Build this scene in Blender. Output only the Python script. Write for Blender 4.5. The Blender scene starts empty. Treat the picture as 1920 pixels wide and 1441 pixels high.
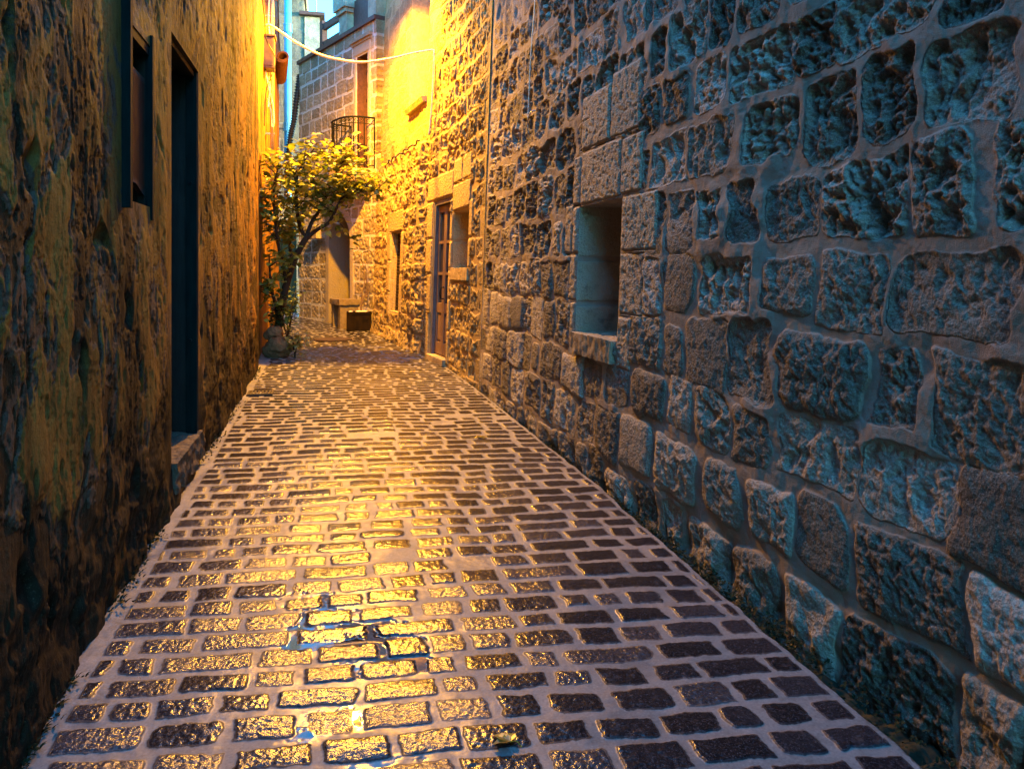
import bpy, math, random
import numpy as np
from mathutils import Vector, Matrix
random.seed(7)
RNG = np.random.default_rng(11)
C = bpy.context.scene.collection
rad = math.radians

# ------------------------------------------------------------------ noise
def _hash(ix, iy, seed):
    h = (ix.astype(np.uint32) * np.uint32(374761393) + iy.astype(np.uint32) * np.uint32(668265263)
         + np.uint32((seed * 1274126177 + 97) & 0xffffffff))
    h = (h ^ (h >> np.uint32(13))) * np.uint32(1274126177)
    h = (h ^ (h >> np.uint32(15))) * np.uint32(2246822519)
    return h ^ (h >> np.uint32(16))
def rnd01(ix, iy, seed):
    return (_hash(ix, iy, seed) & np.uint32(0xffffff)).astype(np.float32) / np.float32(0xffffff)
def perlin(x, y, seed=0):
    x = np.asarray(x, np.float32); y = np.asarray(y, np.float32)
    x0 = np.floor(x); y0 = np.floor(y)
    fx = x - x0; fy = y - y0
    ix = x0.astype(np.int64); iy = y0.astype(np.int64)
    u = fx * fx * fx * (fx * (fx * 6 - 15) + 10); v = fy * fy * fy * (fy * (fy * 6 - 15) + 10)
    def g(i, j):
        a = rnd01(ix + i, iy + j, seed) * np.float32(6.2831853)
        return np.cos(a) * (fx - i) + np.sin(a) * (fy - j)
    a = g(0, 0); b = g(1, 0); c = g(0, 1); d = g(1, 1)
    return ((a + u * (b - a)) + v * ((c + u * (d - c)) - (a + u * (b - a)))) * np.float32(1.5)
def fbm(x, y, octv=4, seed=0, gain=.5, lac=2.03):
    s = 0; a = 1.0; t = 0
    for k in range(octv):
        s = s + a * perlin(x, y, seed + 17 * k); t += a * .75
        a *= gain; x = x * lac + 3.7; y = y * lac - 1.9
    return s / t
def ridged(x, y, octv=4, seed=0, gain=.55):
    s = 0; a = 1.0; t = 0
    for k in range(octv):
        s = s + a * (1 - np.abs(perlin(x, y, seed + 13 * k))); t += a
        a *= gain; x = x * 2.1 + 1.3; y = y * 2.1 + 5.1
    return s / t
def worley(x, y, seed=0):
    x0 = np.floor(x); y0 = np.floor(y); ix = x0.astype(np.int64); iy = y0.astype(np.int64)
    f1 = np.full(x.shape, 9, np.float32); f2 = f1.copy(); idn = np.zeros(x.shape, np.float32)
    for i in (-1, 0, 1):
        for j in (-1, 0, 1):
            px = x0 + i + rnd01(ix + i, iy + j, seed); py = y0 + j + rnd01(ix + i, iy + j, seed + 5)
            d = np.hypot(px - x, py - y).astype(np.float32)
            nid = rnd01(ix + i, iy + j, seed + 9)
            cl = d < f1
            f2 = np.where(cl, f1, np.minimum(f2, d)); idn = np.where(cl, nid, idn); f1 = np.where(cl, d, f1)
    return f1, f2, idn
def sst(a, b, x):
    t = np.clip((x - a) / (b - a), 0, 1); return t * t * (3 - 2 * t)

# ------------------------------------------------------------------ nodes
class N:
    def __init__(s, name):
        s.m = bpy.data.materials.new(name); s.m.use_nodes = True
        s.t = s.m.node_tree; s.t.nodes.clear(); s.tc = None
    def n(s, ty, **kw):
        x = s.t.nodes.new(ty)
        for k, v in kw.items(): setattr(x, k, v)
        return x
    def put(s, sock, v):
        if hasattr(v, 'links') or isinstance(v, bpy.types.NodeSocket): s.t.links.new(v, sock)
        elif v is not None:
            if isinstance(v, (tuple, list)) and len(v) == 3 and sock.type == 'RGBA': v = (*v, 1)
            sock.default_value = v
    def obj(s):
        if s.tc is None: s.tc = s.n('ShaderNodeTexCoord').outputs['Object']
        return s.tc
    def mapped(s, sc):
        m = s.n('ShaderNodeMapping'); s.put(m.inputs['Vector'], s.obj()); m.inputs['Scale'].default_value = sc
        return m.outputs[0]
    def attr(s, name):
        return s.n('ShaderNodeAttribute', attribute_name=name).outputs['Fac']
    def noise(s, scale, detail=4, rough=.55, vec=None, dist=0):
        x = s.n('ShaderNodeTexNoise'); s.put(x.inputs['Vector'], vec or s.obj())
        x.inputs['Scale'].default_value = scale; x.inputs['Detail'].default_value = detail
        x.inputs['Roughness'].default_value = rough; x.inputs['Distortion'].default_value = dist
        return x.outputs[0]
    def vor(s, scale, vec=None, feature='F1', out='Distance'):
        x = s.n('ShaderNodeTexVoronoi', feature=feature); s.put(x.inputs['Vector'], vec or s.obj())
        x.inputs['Scale'].default_value = scale
        return x.outputs[out]
    def ramp(s, fac, stops):
        x = s.n('ShaderNodeValToRGB'); s.put(x.inputs[0], fac); e = x.color_ramp.elements
        while len(e) < len(stops): e.new(.5)
        for el, (p, c) in zip(e, stops):
            el.position = p; el.color = (*c, 1) if isinstance(c, (tuple, list)) else (c, c, c, 1)
        return x.outputs[0]
    def math(s, op, a, b=None, c=None, clamp=False):
        x = s.n('ShaderNodeMath', operation=op, use_clamp=clamp)
        s.put(x.inputs[0], a)
        if b is not None: s.put(x.inputs[1], b)
        if c is not None: s.put(x.inputs[2], c)
        return x.outputs[0]
    def rng(s, v, a, b, c=0., d=1.):
        x = s.n('ShaderNodeMapRange', interpolation_type='SMOOTHSTEP'); s.put(x.inputs[0], v)
        for i, k in enumerate((a, b, c, d)): s.put(x.inputs[i + 1], k)
        return x.outputs[0]
    def mix(s, fac, a, b, mode='MIX'):
        x = s.n('ShaderNodeMix', data_type='RGBA', blend_type=mode)
        s.put(x.inputs[0], fac); s.put(x.inputs[6], a); s.put(x.inputs[7], b)
        return x.outputs[2]
    def fmix(s, fac, a, b):
        x = s.n('ShaderNodeMix', data_type='FLOAT'); s.put(x.inputs[0], fac); s.put(x.inputs[2], a); s.put(x.inputs[3], b)
        return x.outputs[0]
    def bump(s, h, strength=.5, dist=.01, normal=None):
        x = s.n('ShaderNodeBump'); s.put(x.inputs['Height'], h); s.put(x.inputs['Strength'], strength)
        x.inputs['Distance'].default_value = dist
        if normal is not None: s.put(x.inputs['Normal'], normal)
        return x.outputs[0]
    def bsdf(s, col, rough=.8, normal=None, spec=.3, metal=0., coat=None, **kw):
        p = s.n('ShaderNodeBsdfPrincipled'); o = s.n('ShaderNodeOutputMaterial')
        s.put(p.inputs['Base Color'], col); s.put(p.inputs['Roughness'], rough)
        s.put(p.inputs['Specular IOR Level'], spec); s.put(p.inputs['Metallic'], metal)
        if normal is not None: s.put(p.inputs['Normal'], normal)
        for k, v in kw.items(): s.put(p.inputs[k], v)
        s.t.links.new(p.outputs[0], o.inputs[0]); return s.m

def stone_mat(name, ramp_stops, mortar, bump=.6, fine=90., dressed=None, spec=.25, grime=.5):
    k = N(name)
    sdf = k.attr('sdf'); rn = k.attr('rnd'); dr = k.attr('dress')
    e = k.math('MULTIPLY_ADD', k.noise(38, 4), .014, k.math('SUBTRACT', sdf, .008))
    inst = k.rng(e, -.002, .006)
    big = k.noise(2.3, 5, .6); med = k.noise(11, 6, .65); sp = k.noise(55, 5, .7)
    f = k.math('ADD', k.math('MULTIPLY', rn, .45), k.math('ADD', k.math('MULTIPLY', big, .35), k.math('MULTIPLY', med, .45)))
    sc = k.ramp(k.math('SUBTRACT', f, .12), ramp_stops)
    sc = k.mix(k.rng(sp, .35, .7, 0., .55), sc, k.mix(1., sc, (.45, .42, .40), 'MULTIPLY'))
    if dressed: sc = k.mix(dr, sc, k.mix(k.math('MULTIPLY', med, .5), dressed, sc))
    gr = k.noise(fine * 2.6, 4, .75)
    sc = k.mix(k.rng(gr, .50, .66, 0., .62), sc, k.mix(1., sc, (.30, .28, .25), 'MULTIPLY'))
    sc = k.mix(k.rng(gr, .46, .32, 0., .40), sc, (.62, .57, .48))
    lich = k.rng(k.noise(5, 6, .7), .58, .70, 0., grime)
    sc = k.mix(lich, sc, (.055, .052, .045))
    mc = k.mix(k.noise(9, 6, .6), mortar, tuple(x * .72 for x in mortar))
    mc = k.mix(k.rng(k.noise(3.1, 5, .65), .56, .72, 0., grime * .7), mc, (.07, .065, .055))
    mc = k.mix(k.rng(k.noise(fine * 3.5, 3, .7), .52, .68, 0., .35), mc, k.mix(1., mc, (.45, .42, .40), 'MULTIPLY'))
    col = k.mix(inst, mc, sc)
    h1 = k.noise(fine, 5, .7); h2 = k.noise(fine * .35, 5, .65); v = k.vor(fine * .8)
    hs = k.math('ADD', k.math('MULTIPLY', h2, 1.2), k.math('ADD', k.math('MULTIPLY', h1, .5), k.math('MULTIPLY', v, .45)))
    hm = k.math('ADD', k.math('MULTIPLY', h2, .35), k.math('MULTIPLY', k.noise(fine * 3, 3), .25))
    hh = k.fmix(inst, hm, hs)
    nb = k.bump(hh, bump, .012)
    return k.bsdf(col, k.fmix(inst, .8, .82), nb, spec)

M = {}
M['rubble'] = stone_mat('weathered_limestone',
    [(.1, (.065, .058, .047)), (.4, (.20, .175, .135)), (.62, (.37, .325, .25)), (.9, (.60, .56, .48))], (.34, .275, .21), .85, 95, (.44, .36, .25))
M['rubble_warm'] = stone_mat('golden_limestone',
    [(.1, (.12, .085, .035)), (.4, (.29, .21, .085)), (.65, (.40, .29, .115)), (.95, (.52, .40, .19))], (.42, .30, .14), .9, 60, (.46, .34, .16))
M['ashlar'] = stone_mat('block_limestone',
    [(.1, (.17, .14, .095)), (.4, (.30, .24, .155)), (.65, (.40, .33, .22)), (.95, (.48, .42, .32))], (.60, .56, .53), .5, 50, (.40, .33, .25), grime=.3)

M['ashlar_dark'] = stone_mat('block_limestone_painted_shade',
    [(.1, (.10, .085, .06)), (.4, (.17, .14, .10)), (.65, (.23, .19, .13)), (.95, (.28, .24, .18))], (.26, .23, .19), .5, 50, (.3, .25, .18), grime=.3)  # block stone darkened, shade of the alley end painted into its colour
def left_mat():
    k = N('flaking_ochre_plaster')
    lay = k.attr('lay'); st = k.attr('stain_dark')
    vs = k.mapped((1, 1, .35))
    n1 = k.noise(4, 6, .65, vs); n2 = k.noise(24, 6, .7, vs); n3 = k.noise(90, 4, .7)
    och = k.ramp(k.math('ADD', k.math('MULTIPLY', n1, .6), k.math('MULTIPLY', n2, .45)),
                 [(.25, (.055, .026, .007)), (.5, (.20, .098, .020)), (.75, (.38, .205, .042))])
    mau = k.ramp(k.math('ADD', k.math('MULTIPLY', n2, .7), k.math('MULTIPLY', n3, .3)),
                 [(.25, (.050, .030, .020)), (.55, (.13, .083, .056)), (.8, (.22, .16, .125))])
    drk = k.ramp(n2, [(.3, (.014, .009, .005)), (.7, (.085, .050, .022))])
    e = k.math('ADD', lay, k.math('MULTIPLY', k.math('SUBTRACT', k.noise(26, 6, .75, vs), .5), .30))
    col = k.mix(k.rng(e, -.02, .04), drk, mau)
    col = k.mix(k.rng(e, .14, .19), col, och)
    s2 = k.math('ADD', st, k.math('MULTIPLY', k.math('SUBTRACT', n2, .5), .5))
    col = k.mix(k.rng(s2, .02, .45, 0., .93), col, (.016, .010, .005))
    col = k.mix(k.rng(k.noise(140, 4, .7), .54, .70, 0., .7), col, (.022, .014, .008))
    col = k.mix(k.rng(k.noise(210, 3, .7), .60, .72, 0., .35), col, (.40, .30, .18))
    g2 = k.noise(48, 6, .8, vs)
    col = k.mix(k.rng(g2, .53, .64, 0., .65), col, k.mix(1., col, (.25, .22, .20), 'MULTIPLY')); col = k.mix(k.rng(g2, .46, .34, 0., .45), col, k.mix(1., col, (1.9, 1.75, 1.6), 'MULTIPLY'))
    h = k.math('ADD', k.math('MULTIPLY', n2, 1.), k.math('ADD', k.math('MULTIPLY', n3, .5), k.math('MULTIPLY', k.noise(220, 3), .2)))
    return k.bsdf(col, k.rng(n2, .3, .7, .65, .9), k.bump(h, .6, .007), .12)
M['left'] = left_mat()

def road_mat():
    k = N('wet_basalt_setts')
    sdf = k.attr('sdf'); rn = k.attr('rnd'); wat = k.attr('water'); ed = k.attr('edge'); cov = k.attr('cover')
    e = k.math('ADD', sdf, k.math('MULTIPLY', k.math('SUBTRACT', k.noise(70, 5, .7), .5), .009))
    ins = k.rng(e, -.0015, .0025)
    n1 = k.noise(48, 6, .7); n2 = k.noise(260, 4, .65); big = k.noise(1.7, 5, .6)
    sc = k.ramp(k.math('ADD', k.math('MULTIPLY', rn, .5), k.math('MULTIPLY', n1, .6)),
                [(.2, (.006, .005, .006)), (.5, (.016, .012, .015)), (.75, (.030, .024, .029)), (1., (.075, .065, .068))])
    fl = k.noise(150, 5, .8)
    sc = k.mix(k.rng(fl, .53, .66, 0., .75), sc, (.11, .095, .10)); sc = k.mix(k.rng(fl, .46, .34, 0., .8), sc, (.004, .003, .004))
    sc = k.mix(k.rng(k.noise(28, 6, .75), .52, .66, 0., .5), sc, (.075, .062, .064))
    dust = k.rng(k.math('ADD', cov, k.math('MULTIPLY', k.math('SUBTRACT', n1, .5), .9)), .30, .75, 0., .34)
    sc = k.mix(dust, sc, (.16, .13, .115))
    mc = k.ramp(k.math('ADD', k.math('MULTIPLY', k.noise(14, 6, .7), .6), k.math('MULTIPLY', n2, .4)),
                [(.25, (.088, .083, .082)), (.5, (.18, .172, .168)), (.8, (.28, .265, .258))])
    mc = k.mix(k.rng(big, .45, .7, 0., .4), mc, (.12, .095, .08))
    gr = k.noise(130, 5, .8)
    mc = k.mix(k.rng(gr, .52, .66, 0., .6), mc, (.065, .056, .052)); mc = k.mix(k.rng(gr, .46, .35, 0., .35), mc, (.42, .38, .35))
    mc = k.mix(k.rng(k.noise(17, 6, .75), .54, .68, 0., .5), mc, (.085, .072, .062))
    col = k.mix(ins, mc, sc)
    col = k.mix(wat, col, k.mix(1., col, (.6, .58, .57), 'MULTIPLY'))
    col = k.mix(k.rng(k.math('ADD', ed, k.math('MULTIPLY', k.math('SUBTRACT', k.noise(40, 5), .5), .05)), -.004, .012), col,
                k.mix(k.noise(30, 5), (.008, .009, .005), (.035, .036, .016)))
    wet = k.rng(k.math('ADD', k.noise(2.6, 5, .65), k.math('MULTIPLY', k.noise(22, 4, .6), .25)), .54, .80)
    r = k.fmix(ins, k.math('MULTIPLY_ADD', wet, -.30, .58), k.math('MULTIPLY_ADD', n1, .20, .07))
    r = k.fmix(k.math('MULTIPLY', ins, k.rng(e, .0095, .003)), r, .62)
    r = k.fmix(wat, r, .02)
    r = k.fmix(k.rng(ed, -.005, .01), r, .85)
    v1 = k.vor(72, feature='SMOOTH_F1'); v2 = k.vor(210)
    hs = k.math('ADD', k.math('MULTIPLY', v1, .9), k.math('ADD', k.math('MULTIPLY', n1, .9), k.math('MULTIPLY', v2, .25)))
    hm = k.math('ADD', k.math('MULTIPLY', n2, .45), k.math('ADD', k.math('MULTIPLY', k.noise(600, 2), .22), k.math('MULTIPLY', n1, .45)))
    nb = k.bump(k.fmix(ins, hm, hs), k.fmix(wat, k.fmix(ins, .17, k.math('MULTIPLY_ADD', rn, .34, .20)), 0.), .005)
    return k.bsdf(col, r, nb, k.fmix(ins, .33, k.math('MULTIPLY_ADD', rn, .3, .22)))
M['road'] = road_mat()

def simple(name, c, rough=.7, spec=.3, metal=0., var=.35, scale=14., bump=.15, c2=None, stretch=(1, 1, 1), bd=.004, **kw):
    k = N(name); v = k.mapped(stretch)
    n = k.noise(scale, 6, .65, v); n2 = k.noise(scale * 6, 4, .6, v)
    c2 = c2 or tuple(x * (1 - var) for x in c)
    col = k.mix(k.rng(n, .35, .65), c, c2)
    col = k.mix(k.rng(n2, .55, .75, 0., .35), col, tuple(x * .55 for x in c2))
    return k.bsdf(col, k.math('MULTIPLY_ADD', n2, .2, rough - .1), k.bump(k.math('ADD', n, k.math('MULTIPLY', n2, .6)), bump, bd), spec, metal, **kw)
M['wood'] = simple('brown_door_wood', (.23, .15, .105), .6, .3, c2=(.15, .09, .06), scale=9, stretch=(6, 6, .7))
M['frame_purple'] = simple('grey_painted_frame', (.17, .135, .13), .65, scale=7, bump=.2)
M['glass'] = simple('dark_window_glass', (.035, .028, .025), .22, .5, bump=.03)
M['teal'] = simple('teal_painted_wood', (.004, .013, .012), .75, .08, c2=(.002, .007, .007), scale=8, stretch=(5, 5, .6), bump=.3)
M['darkwood'] = simple('blackened_wood', (.022, .015, .011), .7, scale=10, stretch=(5, 5, .6), bump=.4)
M['shutter'] = simple('red_brown_wood', (.050, .015, .008), .65, .2, c2=(.025, .009, .006), scale=6, stretch=(5, 5, .5), bump=.3)
M['iron'] = simple('black_wrought_iron', (.006, .006, .007), .75, .12, bump=.1)
M['rust'] = simple('rusty_iron', (.06, .035, .022), .7, .3, c2=(.022, .016, .014), scale=25, bump=.5)
M['blue_pipe'] = simple('pale_blue_pipe_paint', (.08, .33, .52), .45, .4, var=.18, scale=5, bump=.05)
M['cream_pipe'] = simple('cream_pipe_paint', (.52, .42, .24), .5, .35, scale=7, bump=.05)
M['cable'] = simple('white_cable_sheath', (.74, .68, .58), .5, .3, var=.15, scale=20, bump=.05)
M['black_cable'] = simple('black_cable_sheath', (.018, .016, .015), .5, .3, bump=.05)
M['box'] = simple('brown_grey_metal', (.12, .085, .065), .55, .35, scale=10, bump=.1)
M['steel'] = simple('grey_metal', (.33, .35, .38), .4, .5, .6, scale=9, bump=.05)
M['awning'] = simple('brown_canvas', (.15, .06, .03), .85, .2, scale=18, bump=.4)
M['terra'] = simple('terracotta', (.36, .12, .045), .75, .25, scale=16)
M['planter'] = simple('dark_planter_box', (.007, .005, .004), .95, .05, c2=(.016, .010, .005), scale=9, bump=.4)
M['pebble'] = simple('white_pebble', (.62, .54, .44), .6, .3, scale=30)
M['bench'] = simple('bench_stone', (.20, .15, .085), .8, .25, scale=13, bump=.7, bd=.01)
M['dress'] = simple('dressed_limestone', (.34, .265, .17), .82, .25, scale=17, bump=.8, bd=.008)
M['dress_warm'] = simple('dressed_golden_limestone', (.45, .345, .20), .82, .25, scale=15, bump=.8, bd=.01)
M['step'] = simple('worn_brown_stone', (.13, .09, .06), .8, .25, scale=15, bump=1., bd=.012)
M['rock'] = simple('brown_boulder', (.24, .125, .05), .8, .25, scale=12, bump=.9, bd=.02)
M['bark'] = simple('brown_bark', (.055, .036, .024), .85, .2, scale=22, stretch=(3, 3, .7), bump=.9, bd=.01)
M['twig'] = simple('dry_twig', (.16, .10, .06), .8, .2, scale=22, bump=.4)
M['terrace'] = simple('brown_painted_timber', (.095, .042, .032), .6, .3, scale=8, stretch=(2, 2, 2), bump=.2)
M['plain_stone'] = simple('pale_roof_stone', (.36, .31, .22), .85, .2, scale=6, bump=.8, bd=.02)
M['ground'] = simple('bare_earth', (.10, .085, .065), .95, .1, scale=3)
M['soil'] = simple('dark_soil', (.03, .02, .013), .95, .1, scale=40, bump=.8)
M['moss'] = simple('gutter_moss', (.022, .030, .010), .9, .15, c2=(.010, .013, .006), scale=40, bump=.8)
def leafmat(name, a, b, rough=.36, trans=.35):
    k = N(name); r = k.attr('rnd')
    col = k.mix(r, a, b)
    p = k.n('ShaderNodeBsdfPrincipled'); o = k.n('ShaderNodeOutputMaterial'); t = k.n('ShaderNodeBsdfTranslucent'); mx = k.n('ShaderNodeMixShader')
    k.put(p.inputs['Base Color'], col); k.put(p.inputs['Roughness'], rough); k.put(p.inputs['Specular IOR Level'], .5)
    k.put(t.inputs['Color'], col); k.put(mx.inputs[0], trans)
    k.t.links.new(p.outputs[0], mx.inputs[1]); k.t.links.new(t.outputs[0], mx.inputs[2]); k.t.links.new(mx.outputs[0], o.inputs[0])
    return k.m
M['leaf'] = leafmat('vine_leaf', (.085, .13, .02), (.40, .36, .05))
M['leaf_dark'] = leafmat('dark_leaf', (.02, .05, .018), (.08, .11, .028))
M['leaf_yel'] = leafmat('yellow_leaf', (.42, .29, .05), (.60, .44, .12))
M['leaf_dead'] = leafmat('fallen_leaf', (.42, .36, .05), (.40, .22, .05), .3)
k = N('lamp_bulb'); em = k.n('ShaderNodeEmission'); o_ = k.n('ShaderNodeOutputMaterial')
em.inputs[0].default_value = (1, .55, .12, 1); em.inputs[1].default_value = 8; k.t.links.new(em.outputs[0], o_.inputs[0]); M['bulb'] = k.m

# ------------------------------------------------------------------ objects
def tag(o, label=None, cat=None, group=None, kind=None):
    if label: o['label'] = label
    if cat: o['category'] = cat
    if group: o['group'] = group
    if kind: o['kind'] = kind
    return o
def empty(name, loc, label, cat, group=None):
    o = bpy.data.objects.new(name, None); C.objects.link(o); o.location = loc
    o.empty_display_size = .2
    return tag(o, label, cat, group)
def world_loc(o):
    v = Vector((0, 0, 0))
    while o is not None: v += Vector(o.location); o = o.parent
    return v
def mesh_obj(name, V, F, mat, parent=None, smooth=False, attrs=None, loc=None):
    """V (n,3) world coords. F list of polys or an (m,4) array."""
    V = np.asarray(V, np.float32)
    off = world_loc(parent) if parent is not None else Vector((0, 0, 0))
    l = Vector(loc) - off if loc is not None else Vector((0, 0, 0))
    V = V - np.array(off + l, np.float32)
    me = bpy.data.meshes.new(name)
    if isinstance(F, np.ndarray):
        m = len(F); me.vertices.add(len(V)); me.vertices.foreach_set('co', V.ravel())
        me.loops.add(m * 4); me.loops.foreach_set('vertex_index', F.astype(np.int32).ravel())
        me.polygons.add(m); me.polygons.foreach_set('loop_start', np.arange(0, 4 * m, 4, dtype=np.int32))
        me.polygons.foreach_set('loop_total', np.full(m, 4, np.int32)); me.update(calc_edges=True)
    else:
        me.from_pydata([tuple(map(float, v)) for v in V], [], F); me.update()
    if smooth: me.polygons.foreach_set('use_smooth', np.ones(len(me.polygons), bool))
    for k_, a in (attrs or {}).items():
        at = me.attributes.new(k_, 'FLOAT', 'POINT'); at.data.foreach_set('value', np.asarray(a, np.float32).ravel())
    me.materials.append(mat)
    o = bpy.data.objects.new(name, me); C.objects.link(o); o.location = l
    if parent is not None: o.parent = parent
    return o
class MB:
    def __init__(s): s.v = []; s.f = []; s.a = []
    def add(s, vs, fs, r=0.):
        b = len(s.v); s.v += [tuple(map(float, p)) for p in vs]; s.f += [[i + b for i in f] for f in fs]; s.a += [r] * len(vs)
    def hexa(s, p):   # 8 corners: bottom loop 0-3, top loop 4-7
        s.add(p, [(3, 2, 1, 0), (4, 5, 6, 7), (0, 1, 5, 4), (1, 2, 6, 5), (2, 3, 7, 6), (3, 0, 4, 7)])
    def box(s, a, b, bev=0.):
        (x0, y0, z0), (x1, y1, z1) = a, b
        if bev <= 0:
            s.hexa([(x0, y0, z0), (x1, y0, z0), (x1, y1, z0), (x0, y1, z0), (x0, y0, z1), (x1, y0, z1), (x1, y1, z1), (x0, y1, z1)]); return
        def loop(i, z): return [(x0 + i, y0 + i, z), (x1 - i, y0 + i, z), (x1 - i, y1 - i, z), (x0 + i, y1 - i, z)]
        vs = loop(bev, z0) + loop(0, z0 + bev) + loop(0, z1 - bev) + loop(bev, z1)
        fs = [(3, 2, 1, 0), (12, 13, 14, 15)]
        for l in range(3):
            for i in range(4): fs.append((l * 4 + i, l * 4 + (i + 1) % 4, l * 4 + 4 + (i + 1) % 4, l * 4 + 4 + i))
        s.add(vs, fs)
    def wbox(s, W, s0, s1, z0, z1, d0, d1):
        q = [W(s0, z0, d1), W(s1, z0, d1), W(s1, z0, d0), W(s0, z0, d0), W(s0, z1, d1), W(s1, z1, d1), W(s1, z1, d0), W(s0, z1, d0)]
        s.hexa(q)
    def tube(s, path, r, n=8, caps=True):
        P = [Vector(p) for p in path]; R = r if isinstance(r, (list, tuple)) else [r] * len(P)
        vs = []; up = Vector((0, 0, 1)); prev = None
        for i, p in enumerate(P):
            t = (P[min(i + 1, len(P) - 1)] - P[max(i - 1, 0)])
            t = t.normalized() if t.length > 1e-9 else Vector((0, 0, 1))
            if prev is None: a = t.orthogonal().normalized()
            else:
                a = prev - t * prev.dot(t); a = a.normalized() if a.length > 1e-6 else t.orthogonal().normalized()
            prev = a; b = t.cross(a)
            for j in range(n):
                th = 2 * math.pi * j / n; vs.append(p + (a * math.cos(th) + b * math.sin(th)) * R[i])
        fs = []
        for i in range(len(P) - 1):
            for j in range(n): fs.append((i * n + j, i * n + (j + 1) % n, (i + 1) * n + (j + 1) % n, (i + 1) * n + j))
        if caps: fs.append(tuple(reversed(range(n)))); fs.append(tuple(range((len(P) - 1) * n, len(P) * n)))
        s.add(vs, fs)
    def lathe(s, prof, c, n=20, axis=None):
        q = Vector((0, 0, 1)).rotation_difference(Vector(axis)) if axis is not None else None
        vs = []
        for r, z in prof:
            for j in range(n):
                th = 2 * math.pi * j / n; p = Vector((r * math.cos(th), r * math.sin(th), z))
                if q: p = q @ p
                vs.append(p + Vector(c))
        fs = [(i * n + j, i * n + (j + 1) % n, (i + 1) * n + (j + 1) % n, (i + 1) * n + j) for i in range(len(prof) - 1) for j in range(n)]
        fs.append(tuple(reversed(range(n)))); fs.append(tuple(range((len(prof) - 1) * n, len(prof) * n)))
        s.add(vs, fs)
    def leaf(s, p, d, nrm, L, w, curl=.15, r=0.):
        d = Vector(d).normalized(); nrm = Vector(nrm); nrm = (nrm - d * nrm.dot(d)); nrm = nrm.normalized() if nrm.length > 1e-5 else d.orthogonal().normalized()
        sd = d.cross(nrm); p = Vector(p)
        mid = [p, p + d * L * .33 - nrm * curl * L * .05, p + d * L * .68 - nrm * curl * L * .35, p + d * L - nrm * curl * L]
        e = []
        for k_, (t, ww, dr) in enumerate(((.12, .42, .02), (.36, .55, .05), (.66, .40, .30))):
            e.append((p + d * L * t + sd * w * ww + nrm * (w * .12) - nrm * curl * L * dr, p + d * L * t - sd * w * ww + nrm * (w * .12) - nrm * curl * L * dr))
        vs = mid + [x for q in e for x in q]   # 0-3 mid, 4.. edges (l,r)*3
        fs = [(0, 4, 6, 1), (1, 6, 8, 2), (2, 8, 3), (0, 1, 7, 5), (1, 2, 9, 7), (2, 3, 9)]
        s.add(vs, fs, r)
    def blob(s, c, r, amp=.2, n=12, m=8, seed=0, sc=(1, 1, 1)):
        vs = []; fs = []
        th = np.linspace(0, np.pi, m + 1); ph = np.arange(n) / n * 2 * np.pi
        for i in range(m + 1):
            for j in range(n):
                x, y, z = math.sin(th[i]) * math.cos(ph[j]), math.sin(th[i]) * math.sin(ph[j]), math.cos(th[i])
                k_ = 1 + amp * float(fbm(np.array([x * 1.6 + seed * 3.1 + z]), np.array([y * 1.6 - z * 1.3 + seed]), 3, seed)[0])
                vs.append((c[0] + x * r * k_ * sc[0], c[1] + y * r * k_ * sc[1], c[2] + z * r * k_ * sc[2]))
        for i in range(m):
            for j in range(n): fs.append((i * n + j, (i + 1) * n + j, (i + 1) * n + (j + 1) % n, i * n + (j + 1) % n))
        s.add(vs, fs)
    def build(s, name, mat, parent=None, smooth=False, loc=None, rnd=False):
        return mesh_obj(name, s.v, s.f, mat, parent, smooth, {'rnd': s.a} if rnd else None, loc)

# ------------------------------------------------------------------ wall machinery
class Path:
    def __init__(s, pts, side, lean=0., soft=.25):
        P = np.array(pts, float); L = np.r_[0, np.cumsum(np.hypot(*np.diff(P, axis=0).T))]
        s.len = L[-1]; g = np.linspace(-1, s.len + 1, 1200)
        def ex(q):
            r = np.interp(g, L, q)
            a = (q[1] - q[0]) / (L[1] - L[0]); b = (q[-1] - q[-2]) / (L[-1] - L[-2])
            r = np.where(g < 0, q[0] + a * g, r); return np.where(g > s.len, q[-1] + b * (g - s.len), r)
        x, y = ex(P[:, 0]), ex(P[:, 1])
        w = max(1, int(soft / (g[1] - g[0])))
        def sm(q):
            kk = np.ones(w) / w; e = np.pad(q, w, mode='reflect', reflect_type='odd'); return np.convolve(e, kk, 'same')[w:-w]
        s.g, s.x, s.y = g, sm(x), sm(y)
        tx, ty = np.gradient(s.x, g), np.gradient(s.y, g); n = np.hypot(tx, ty)
        s.nx, s.ny = side * ty / n, side * -tx / n; s.lean = lean
    def W(s, ss, z, d):
        x = np.interp(ss, s.g, s.x); y = np.interp(ss, s.g, s.y); nx = np.interp(ss, s.g, s.nx); ny = np.interp(ss, s.g, s.ny)
        dd = d - s.lean * np.asarray(z)
        return (x + nx * dd, y + ny * dd, z)
def merge_lines(a, extra):
    a = np.asarray(a)
    for e in extra:
        i = np.argmin(np.abs(a - e)); a[i] = e
    return np.unique(a)
def rect_dist(S, Z, r):
    dx = np.maximum(np.maximum(r[0] - S, S - r[1]), 0); dz = np.maximum(np.maximum(r[2] - Z, Z - r[3]), 0)
    return np.hypot(dx, dz)
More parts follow.
